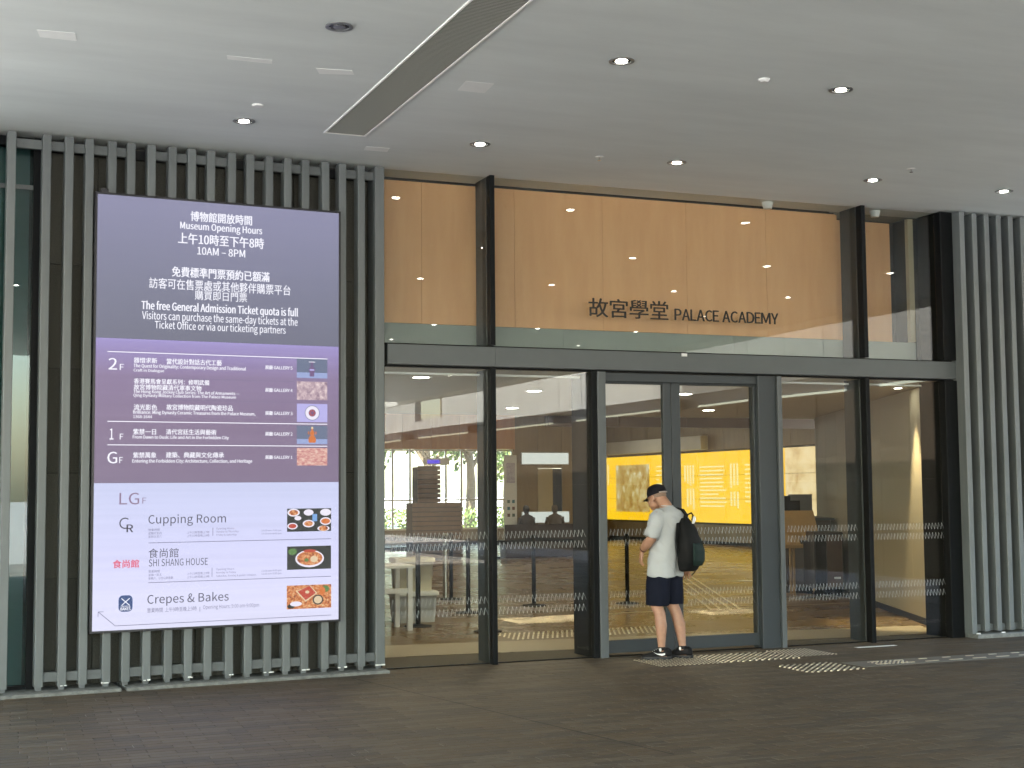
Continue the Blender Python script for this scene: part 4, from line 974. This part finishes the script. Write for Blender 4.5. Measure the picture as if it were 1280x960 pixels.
for i, (x, y, s, tn) in enumerate(((14.2, 44, 1.5, 0), (16.6, 46, 1.6, 1), (19.5, 44, 1.5, 1), (22.5, 47, 1.7, 1), (17.8, 52, 1.9, 0), (25.5, 50, 1.8, 0))):
    tree(x, y, s, tn, 'sunlit green tree outside the back of the hall, number not told apart', 10+i)
for o in [o for o in COL.objects if o.get('category') == 'tree']: o['label'] = 'sunlit green tree outside beyond the rear glazing'; o['group'] = 'trees beyond the rear glazing'
hd_ = MB(); rg = random.Random(4)
for _ in range(5000):
    p = Vector((rg.uniform(10, 28), rg.uniform(41, 42.2), rg.uniform(.05, 1.0))); n = Vector((rg.gauss(0, 1), rg.gauss(0, 1), rg.gauss(0, 1))).normalized(); a = n.orthogonal().normalized()*.10; e = n.cross(a)*.5
    hd_.add([p-a, p+e, p+a, p-e], [(0, 1, 2, 3)], rg.choice((1, 2, 2)))
tag(hd_.build('hedge', M['leaf']), 'low bright green hedge outside beyond the rear glazing', 'hedge', kind='stuff')

# low wing added out of frame to darken the reflections and right-hand light
M['wingp'] = mat('wing_cladding', (.05, .034, .018), .6, noise=.12, nscale=2, rnd=.12)
WN = thing('added_wing', 'low brown panelled wing added out of view to darken the glass reflections', 'light blocker', (17.0, 0, 0))
MB().box(.06, 3.5, -60, -5, -.1, 3.55).build('wall', M['tile'], WN)
for i in range(36):
    for j in range(2): MB().cbox(.0, .055, -60+i*1.5+.01, -60+i*1.5+1.49, j*1.8+.01, min(j*1.8+1.79, 3.6), .006).build('wall_panel', M['wingp'], WN)
# raised pale concrete walkway further out, sunlit
BR = thing('raised_walkway', 'sunlit pale concrete walkway raised on columns beyond the added wing', 'walkway', (22.0, 0, 0))
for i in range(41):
    y = -74+i*1.9; mt = M['bridge'] if i < 25 else M['bridge_dim']  # near panels take the darkened concrete to dim their reflection
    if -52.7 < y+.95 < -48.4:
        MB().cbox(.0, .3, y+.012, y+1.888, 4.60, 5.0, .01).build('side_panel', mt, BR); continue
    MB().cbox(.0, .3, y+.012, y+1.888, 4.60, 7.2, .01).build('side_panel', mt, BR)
MB().box(1.5, 1.7, -53.7, -47.4, 4.9, 7.4).build('recess_wall', M['olive'], BR)
MB().box(.3, 4, -74, 3, 4.7, 5.1).build('deck', M['plaza'], BR)
for i in range(6): MB().cyl((2, -70+i*10), .45, -.03, 4.7, 20).build('column', M['plaza'], BR)

# two seated visitors far inside
def sitter(x, y, rz, lab, top, seed):
    t = thing('person', lab, 'person', (x, y, 0), rz); b = MB()
    b.loft([ering_(0, 0, z, rx, ry) for z, rx, ry in ((.42, .17, .13), (.55, .18, .13), (.75, .17, .12), (.92, .20, .12), (1.02, .17, .09), (1.06, .06, .05), (1.10, .055, .055))])
    b.loft([ering_(0, .02, z, r, r*1.15) for z, r in ((1.09, .045), (1.13, .070), (1.19, .080), (1.25, .074), (1.29, .045))])
    for s_ in (-1, 1):
        b.tube([(s_*.19, 0, .98), (s_*.24, .04, .75), (s_*.14, .28, .62)], [.05, .042, .03], 8); b.tube([(s_*.09, .0, .48), (s_*.11, .42, .47), (s_*.12, .44, .08), (s_*.12, .56, .04)], [.085, .065, .045, .035], 8)
    b.build('body', top, t)
def ering_(cx, cy, z, rx, ry, n=16): return [(cx+rx*math.cos(2*math.pi*k/n), cy+ry*math.sin(2*math.pi*k/n), z) for k in range(n)]
sitter(13.95, 20.2, .2, 'dark seated visitor below the lower white lit panel', mat('visitor_dark', (.03, .02, .016), .8, noise=.2), 1)
sitter(14.9, 20.6, -.1, 'brown clad seated visitor right of the dark one far inside', mat('visitor_brown', (.09, .06, .03), .8, noise=.2), 2)
bn = thing('bench', 'low dark bench far inside the hall under two visitors', 'bench', (14.4, 20.3, 0))
MB().slab(-1.1, 1.1, -.25, .25, .38, .44, .004).build('seat', M['darkwood'], bn)
MB().cbox(-1.05, 1.05, -.2, .2, 0, .379, .004, 0, 'x').build('base', M['darkwood'], bn); MB().cbox(-1.1, 1.1, -.27, -.22, .40, .82, .004, 0, 'x').build('backrest', M['darkwood'], bn)

# ------------------------------------------------------------------ the man at the door
def remeshed(mb, name, m, vox, smooth=6, parent=None):
    """unite overlapping closed volumes into ONE continuous skin"""
    me = mb.mesh(name, m); o = bpy.data.objects.new(name, me); COL.objects.link(o)
    md = o.modifiers.new('r', 'REMESH'); md.mode = 'VOXEL'; md.voxel_size = vox; md.use_smooth_shade = True
    s = o.modifiers.new('s', 'SMOOTH'); s.factor = .5; s.iterations = smooth
    bpy.context.view_layer.update()
    new = bpy.data.meshes.new_from_object(o.evaluated_get(bpy.context.evaluated_depsgraph_get()))
    bpy.data.objects.remove(o); new.name = name
    new.materials.clear(); new.materials.append(m)
    for p in new.polygons: p.use_smooth = True
    return link(name, new, parent)
def ell(b, c, r, n=14, rot=None):
    vs = []; fs = []
    M3 = Matrix.Rotation(rot[0], 3, rot[1]) if rot else Matrix.Identity(3)
    for i in range(1, n):
        t = math.pi*i/n
        for k in range(2*n):
            a = math.pi*k/n; vs.append(Vector(c)+M3 @ Vector((r[0]*math.sin(t)*math.cos(a), r[1]*math.sin(t)*math.sin(a), r[2]*math.cos(t))))
    m_ = 2*n
    for i in range(n-2):
        for k in range(m_): fs.append((i*m_+k, (i+1)*m_+k, (i+1)*m_+(k+1) % m_, i*m_+(k+1) % m_))
    top = len(vs); vs.append(Vector(c)+M3 @ Vector((0, 0, r[2]))); bot = len(vs); vs.append(Vector(c)+M3 @ Vector((0, 0, -r[2])))
    for k in range(m_): fs.append((top, k, (k+1) % m_)); fs.append((bot, (n-2)*m_+(k+1) % m_, (n-2)*m_+k))
    return b.add(vs, fs, 0, True)
def ering(cx, cy, z, rx, ry, n=28, sq=2.3, tilt=0):
    out = []
    for k in range(n):
        a = 2*math.pi*k/n; c, s = math.cos(a), math.sin(a)
        x = rx*math.copysign(abs(c)**(2/sq), c); y = ry*math.copysign(abs(s)**(2/sq), s)
        out.append((cx+x, cy+y, z+tilt*y))
    return out
skin = mat('skin', (.33, .175, .11), .5, col2=(.42, .235, .15), nscale=18, bump=.06, bscale=60)
sk = skin.node_tree.nodes['Principled BSDF']; sk.inputs['Subsurface Weight'].default_value = .12; sk.inputs['Subsurface Radius'].default_value = (.02, .008, .004)
shirt_m = mat('white_cotton', (.41, .43, .435), .85, noise=.035, nscale=9, bump=.5, bscale=7, stretch=(1.6, 1.6, .8))
short_m = mat('navy_shorts_cloth', (.007, .009, .018), .85, noise=.2, nscale=8, spec=.15, bump=.4, bscale=9, stretch=(1.5, 1.5, .6))
cap_m = mat('black_cap_cloth', (.007, .007, .010), .8, spec=.2, bump=.15, bscale=120)
shoe_m = mat('black_mesh_shoe', (.006, .006, .007), .7, spec=.25, bump=.3, bscale=150)
white_m = mat('white_shoe_mark', (.78, .78, .76), .5)
PX, PY, PR = 6.80, -.36, .43
P = thing('person', 'man in black cap, pale grey T-shirt and navy shorts standing at the left door leaf', 'person', (PX, PY, 0), PR)
b = MB()
# trunk, neck, head
b.loft([ering(0, .045, .86, .135, .095), ering(0, .05, .95, .140, .10), ering(0, .045, 1.08, .135, .098), ering(0, .02, 1.25, .150, .10), ering(0, 0, 1.38, .175, .11), ering(0, .005, 1.44, .13, .085), ering(0, .02, 1.48, .07, .06)])
b.tube([(0, .0, 1.42), (0, .035, 1.49), (0, .085, 1.55)], [.068, .062, .058], 14)
HC = Vector((0, .125, 1.575))
PV = Vector((0, .06, 1.50)); TR = Matrix.Translation(PV) @ Matrix.Rotation(-.19, 4, 'X') @ Matrix.Translation(-PV)
def tilt(mb, n0=0): mb.v[n0:] = [tuple(TR @ Vector(p)) for p in mb.v[n0:]]; return mb
n0_ = len(b.v)
ell(b, HC+Vector((0, -.008, .028)), (.076, .096, .088)); ell(b, HC+Vector((0, .038, -.035)), (.060, .062, .072)); ell(b, HC+Vector((0, .066, -.086)), (.032, .028, .026))
b.tube([HC+Vector((0, .088, .012)), HC+Vector((0, .113, -.022)), HC+Vector((0, .104, -.034))], [.009, .015, .012], 8)       # nose
for s in (-1, 1):
    ell(b, HC+Vector((s*.079, -.004, -.008)), (.010, .020, .032)); ell(b, HC+Vector((s*.030, .074, .014)), (.022, .018, .008))   # ear, brow
    ell(b, HC+Vector((s*.032, .068, -.002)), (.013, .013, .010)); ell(b, HC+Vector((s*.018, .086, -.062)), (.018, .010, .006))     # eye, lips
tilt(b, n0_)
def limb(pts, rs, n=14): b.tube(pts, rs, n)
# arms: left forward bent, right hanging back
AL = [(-.165, .0, 1.405), (-.215, .0, 1.33), (-.245, .02, 1.17), (-.235, .09, 1.115), (-.205, .17, 1.055)]
limb(AL, [.057, .056, .048, .050, .032])
AR = [(.165, .0, 1.405), (.215, -.02, 1.33), (.250, -.075, 1.14), (.245, -.075, 1.04), (.232, -.050, .91)]
limb(AR, [.055, .054, .043, .044, .028])
def hand(w, d, side, spread, curl):
    """palm, four unequal bent fingers and a thumb from the side of the palm; w wrist, d direction, side = across the palm towards the thumb"""
    w, d, side = Vector(w), Vector(d).normalized(), Vector(side).normalized(); nrm = d.cross(side).normalized()
    pr = []
    for t, hw, ht in ((-.01, .028, .023), (.02, .037, .020), (.06, .046, .018), (.090, .044, .015)):
        c = w+d*t; pr.append([c+side*hw*math.cos(2*math.pi*k/14)+nrm*ht*math.sin(2*math.pi*k/14) for k in range(14)])
    b.loft(pr)
    for i, L in enumerate((.078, .086, .080, .062)):
        o_ = w+d*.084+side*(.033-.022*i); q = [o_]; dd = (d+side*(spread*(1.5-i)*.12)).normalized(); c = curl*(1+.12*i)
        for j, f in enumerate((.45, .32, .25)):
            dd = (dd+nrm*c*(.45+.35*j)).normalized(); q.append(q[-1]+dd*L*f)
        b.tube(q, [.0092, .0088, .0080, .0066], 8)
    o_ = w+d*.022+side*.028; b.tube([o_, o_+(d*.5+side*.7+nrm*.3).normalized()*.035, o_+(d*.5+side*.7+nrm*.3).normalized()*.035+(d*.9+side*.25+nrm*.3).normalized()*.032], [.0135, .011, .0085], 8)
hand((-.204, .174, 1.052), (.02, .22, -.97), (.55, .75, .2), 1.6, .40)
hand((.232, -.048, .905), (-.03, .06, -1), (-.2, 1, 0), 1.0, .5)
# legs
LL = [(-.070, .045, .90), (-.098, .062, .72), (-.110, .075, .50), (-.106, .045, .44), (-.112, .025, .32), (-.118, .020, .13), (-.118, .020, .075)]
RL = [(.070, .045, .90), (.090, .045, .72), (.098, .035, .50), (.104, .005, .44), (.104, -.038, .32), (.100, -.070, .13), (.100, -.075, .075)]
for L in (LL, RL): limb(L, [.070, .076, .060, .056, .058, .036, .038], 16)
def foot_axis(ax, ang): return Vector((math.sin(ang), math.cos(ang), 0))
FEET = (((-.118, .020), R(42)*-1), ((.100, -.075), R(16)*-1))
for (fx, fy), an in FEET:
    f = Vector((math.sin(an), math.cos(an), 0)); h = Vector((fx, fy, 0))
    b.tube([h+f*-.05+Vector((0, 0, .05)), h+f*.06+Vector((0, 0, .045)), h+f*.15+Vector((0, 0, .03))], [.035, .035, .025], 10)
body = remeshed(b, 'body', skin, .0055, 3, P)
# shirt
b = MB()
b.loft([ering(0, .055, .795, .188, .146), ering(0, .055, .86, .184, .144), ering(0, .05, .98, .174, .140), ering(0, .035, 1.12, .174, .134), ering(0, .015, 1.26, .188, .132), ering(0, .0, 1.36, .198, .124), ering(0, -.002, 1.42, .165, .104), ering(0, .008, 1.455, .105, .078), ering(0, .015, 1.478, .070, .064)])
b.tube([(-.13, .0, 1.415), (-.190, .0, 1.365), (-.232, .004, 1.25), (-.250, .02, 1.185)], [.060, .074, .070, .071], 18)
b.tube([(.13, .0, 1.415), (.190, -.01, 1.365), (.232, -.045, 1.25), (.248, -.065, 1.185)], [.060, .074, .070, .071], 18)
shirt = remeshed(b, 't_shirt', shirt_m, .008, 5, P)
b = MB(); b.ring((0, 0), .060, .066, 0, .012, 24)
cl = b.build('shirt_collar', shirt_m, P, (0, .018, 1.478)); 
# cloth folds pushed into the shirt
import mathutils.noise as mn
def displace(o, fn):
    me = o.data; co = [v.co.copy() for v in me.vertices]; no = [Vector(n.vector) for n in me.vertex_normals]
    me.vertices.foreach_set('co', [x for c, n in zip(co, no) for x in c+n*fn(c)]); me.update()
def folds(c):
    w_ = max(0, min(1, (1.36-c.z)/.3))
    k = math.sin(c.x*38+c.y*22+mn.noise(Vector((c.x*5, c.y*5, c.z*3)))*4+c.z*7)*.0085*w_+mn.noise(Vector((c.x*9, c.y*9, c.z*5)))*.020*w_+abs(mn.noise(Vector((c.x*6+3, c.y*6, c.z*9+c.x*8))))*.018
    return k
displace(shirt, folds)
# shorts
b = MB()
b.loft([ering(0, .05, .96, .145, .108), ering(0, .052, .88, .160, .120), ering(0, .055, .78, .172, .130)])
b.loft([ering(-.088, .055, .84, .095, .125), ering(-.100, .062, .70, .108, .118), ering(-.108, .070, .56, .110, .112), ering(-.110, .073, .515, .109, .110)])
b.loft([ering(.088, .052, .84, .095, .125), ering(.096, .045, .70, .104, .116), ering(.102, .040, .56, .106, .110), ering(.104, .038, .52, .105, .108)])
shorts = remeshed(b, 'shorts', short_m, .008, 4, P)
displace(shorts, lambda c: mn.noise(Vector((c.x*10, c.y*10, c.z*4)))*.009+math.sin(c.x*30+c.z*9)*.002)
# cap
b = MB(); CA = HC+Vector((0, -.004, .050)); n = 28; rings = []
for t, rr, zz in ((0, 1.0, -.020), (.2, 1.02, .0), (.4, .98, .03), (.6, .86, .055), (.8, .62, .075), (.95, .30, .086)):
    rings.append([(CA.x+.086*rr*math.cos(2*math.pi*k/n), CA.y-.002+.104*rr*math.sin(2*math.pi*k/n), CA.z+zz-.10*0+(-.12*(.104*rr*math.sin(2*math.pi*k/n)) if t < .5 else 0)) for k in range(n)])
b.loft(rings); tilt(b)
cap = b.build('cap', cap_m, P)
br = MB(); pts0, pts1 = [], []
for k in range(15):
    a = R(35+110*k/14); e = Vector((.083*math.cos(a), .100*math.sin(a), 0)); o_ = Vector((.078*math.cos(a), .100+.075*math.sin((a-R(35))/R(110)*math.pi), 0))
    pts0.append(CA+e+Vector((0, 0, -.030-.10*e.y*.3))); pts1.append(CA+o_+Vector((0, 0, -.052-.25*(abs(math.cos(a)))**2*.05)))
v = [p for p in pts0]+[p for p in pts1]+[p+Vector((0, 0, .005)) for p in pts0]+[p+Vector((0, 0, .005)) for p in pts1]; N = 15
f = [(i, i+1, N+i+1, N+i) for i in range(N-1)]+[(2*N+i, 3*N+i, 3*N+i+1, 2*N+i+1) for i in range(N-1)]+[(N+i, N+i+1, 3*N+i+1, 3*N+i) for i in range(N-1)]
br.add(v, f, 0, True); tilt(br).build('cap_brim', cap_m, cap)
st_ = MB(); 
st_.tube([(CA.x+.0885*math.cos(R(a)), CA.y-.002+.1065*math.sin(R(a)), CA.z-.006) for a in range(228, 318, 10)], [.007]*9, 8); tilt(st_).build('cap_strap', mat('cap_strap_grey', (.34, .30, .27), .7), cap)
tilt(MB().cyl((CA.x, CA.y), .007, CA.z+.084, CA.z+.090, 10)).build('cap_button', cap_m, cap)
# close cropped hair under the cap
hr = MB(); hr.loft([[(HC.x+.0775*s_*math.cos(2*math.pi*k/24), HC.y-.010+.098*s_*math.sin(2*math.pi*k/24)*(1 if math.sin(2*math.pi*k/24) < 0 else .55), HC.z+z) for k in range(24)] for z, s_ in ((.0, .96), (.03, 1.005), (.05, 1.0))])
tilt(hr).build('hair', mat('cropped_grey_hair', (.22, .15, .11), .9, noise=.3, nscale=90), P)
# shoes
def shoe(fx, fy, an, lab):
    f = Vector((math.sin(an), math.cos(an), 0)); s = Vector((f.y, -f.x, 0)); h = Vector((fx, fy, 0))
    def ring_(t_, w_, z0, z1, n=20):
        out = []
        for k in range(n):
            a = 2*math.pi*k/n; out.append(h+f*t_+s*w_*math.cos(a)*(1 if math.sin(a) < 0 else .86)+Vector((0, 0, (z0+z1)/2+(z1-z0)/2*math.copysign(abs(math.sin(a))**.7, math.sin(a)))))
        return out
    bb = MB(); bb.loft([ring_(-.098, .012, .03, .060), ring_(-.088, .030, .022, .098), ring_(-.06, .037, .020, .112), ring_(-.02, .040, .020, .104), ring_(.02, .042, .020, .102), ring_(.06, .046, .020, .088), ring_(.10, .049, .020, .068), ring_(.15, .046, .020, .055), ring_(.18, .033, .022, .046), ring_(.195, .012, .026, .036)])
    o = bb.build('shoe', shoe_m, P)
    ss = MB()
    def sole(z, g): return [h+f*t_+s*w_*sg*g+Vector((0, 0, z)) for sg, seq in ((1, 1), (-1, -1)) for t_, w_ in ([(-.105, .012), (-.09, .032), (-.04, .040), (.03, .042), (.10, .052), (.16, .046), (.20, .018)][::seq])]
    ss.loft([sole(.0, .96), sole(.004, 1), sole(.024, 1.0), sole(.028, .96)]); ss.build('sole', mat('black_rubber', (.014, .014, .014), .6, bump=.2, bscale=80), o)
    for q, nm in (((-1, 'side_flash'),) if lab else ()):
        m2 = MB(); pts = [(-.03, .045), (.0, .035), (.045, .048), (.085, .072), (.045, .056), (.0, .056), (-.03, .060)]
        m2.add([h+f*t_+s*q*(.0435+.003*(t_ > .03)+.0012)+Vector((0, 0, z)) for t_, z in pts], [tuple(range(len(pts)))]); m2.add([h+f*t_+s*q*(.042)+Vector((0, 0, z)) for t_, z in pts], [tuple(range(len(pts)))]); m2.build(nm, white_m, o)
    m3 = MB(); m3.cyl((h.x+f.x*-.0+s.x*-.028, h.y+s.y*-.028), .001, .09, .091, 6); 
    for k in range(4):
        c = h+f*(.035+.018*k)+Vector((0, 0, .103-.010*k)); m3.tube([c-s*.022, c+Vector((0, 0, .004)), c+s*.022], .003, 6)
    m3.build('laces', mat('lace_grey', (.45, .45, .44), .8) if lab else shoe_m, o)
    tb = MB(); c = h+f*.015-s*.034+Vector((0, 0, .092)); ell(tb, c, (.008, .014, .018), 6); tb.build('tongue_tab', white_m, o)
    so2 = MB(); so2.tube([h+Vector((0, 0, .085)), h+Vector((0, 0, .118))], [.040, .0385], 16); so2.build('sock', shoe_m, o)
shoe(FEET[0][0][0], FEET[0][0][1]-.0, FEET[0][1], 1); shoe(FEET[1][0][0], FEET[1][0][1], FEET[1][1], 0)
# watch band
wb = MB(); a_, c_ = Vector((-.214, .147, 1.073)), Vector((-.209, .160, 1.063)); wb.tube([a_, c_], [.038, .0365], 16); wb.build('wristband', mat('dark_red_band', (.06, .012, .012), .5), P)

# backpack, hung from the right shoulder
bc = mat('black_nylon', (.005, .0055, .0055), .7, noise=.2, nscale=12, spec=.2, bump=.35, bscale=14); bg2 = mat('dark_green_nylon', (.008, .020, .017), .65, spec=.2, bump=.3, bscale=14)
B = thing('backpack', 'black backpack with dark green side hanging from the man\'s right shoulder', 'backpack', (PX, PY, 0), PR)
b = MB()
def br_(z, cx, cy, rx, ry): return ering(cx, cy+.012, z, rx*.88, ry*.84, 28, 2.4)
b.loft([br_(.845, .085, -.175, .085, .055), br_(.86, .085, -.185, .125, .085), br_(.93, .088, -.198, .150, .112), br_(1.03, .09, -.202, .158, .120), br_(1.14, .09, -.192, .152, .108), br_(1.24, .09, -.175, .132, .085), br_(1.32, .09, -.158, .100, .060), br_(1.365, .09, -.145, .055, .035)])
bag = remeshed(b, 'bag_body', bc, .007, 4, B)
displace(bag, lambda c: mn.noise(Vector((c.x*11, c.y*11, c.z*6)))*.010)
b = MB(); b.loft([br_(.90, .10, -.285, .075, .022), br_(.95, .10, -.300, .100, .030), br_(1.05, .10, -.302, .104, .030), br_(1.12, .10, -.288, .085, .022)])
remeshed(b, 'front_pocket', bg2, .007, 3, B)
b = MB(); b.tube([(.225, -.20, .90), (.245, -.215, 1.02), (.235, -.20, 1.14), (.205, -.175, 1.24)], [.012, .020, .020, .010], 10); b.build('side_panel', bg2, B)
def ribbon(pts, wdir, wd, th=.006):
    b = MB(); rings = []; wdv = Vector(wdir).normalized()*wd/2
    for i, p in enumerate(pts):
        p = Vector(p); t = (Vector(pts[min(i+1, len(pts)-1)])-Vector(pts[max(i-1, 0)])).normalized(); n = t.cross(wdv).normalized()*th/2
        rings.append([p-wdv-n, p+wdv-n, p+wdv+n, p-wdv+n])
    b.loft(rings, 0, True, False); return b
ribbon([(.10, -.128, 1.345), (.115, -.128, 1.40), (.122, -.085, 1.445), (.124, -.02, 1.462), (.128, .055, 1.440), (.140, .118, 1.37), (.150, .146, 1.25), (.158, .150, 1.12), (.180, .08, 1.0)], (1, .1, 0), .052, .012).build('shoulder_strap', bc, B)
ribbon([(-.02, -.13, 1.32), (-.05, -.15, 1.26), (-.06, -.15, 1.15), (-.05, -.16, 1.05), (.0, -.14, .93)], (1, 0, 0), .04, .010).build('loose_strap', bc, B)
b = MB(); b.tube([(.06, -.17, 1.355), (.065, -.19, 1.40), (.11, -.20, 1.415), (.15, -.19, 1.39), (.155, -.17, 1.34)], .008, 8); b.build('grab_handle', bc, B)
b = MB(); b.loft([br_(1.31, .145, -.205, .020, .010), br_(1.35, .155, -.215, .030, .012), br_(1.385, .165, -.205, .010, .008)]); b.build('white_tag', M['white'], B)
ribbon([(.20, -.12, .90), (.215, -.16, .84), (.19, -.13, .80)], (1, 0, 0), .018, .004).build('strap_end', bc, B)
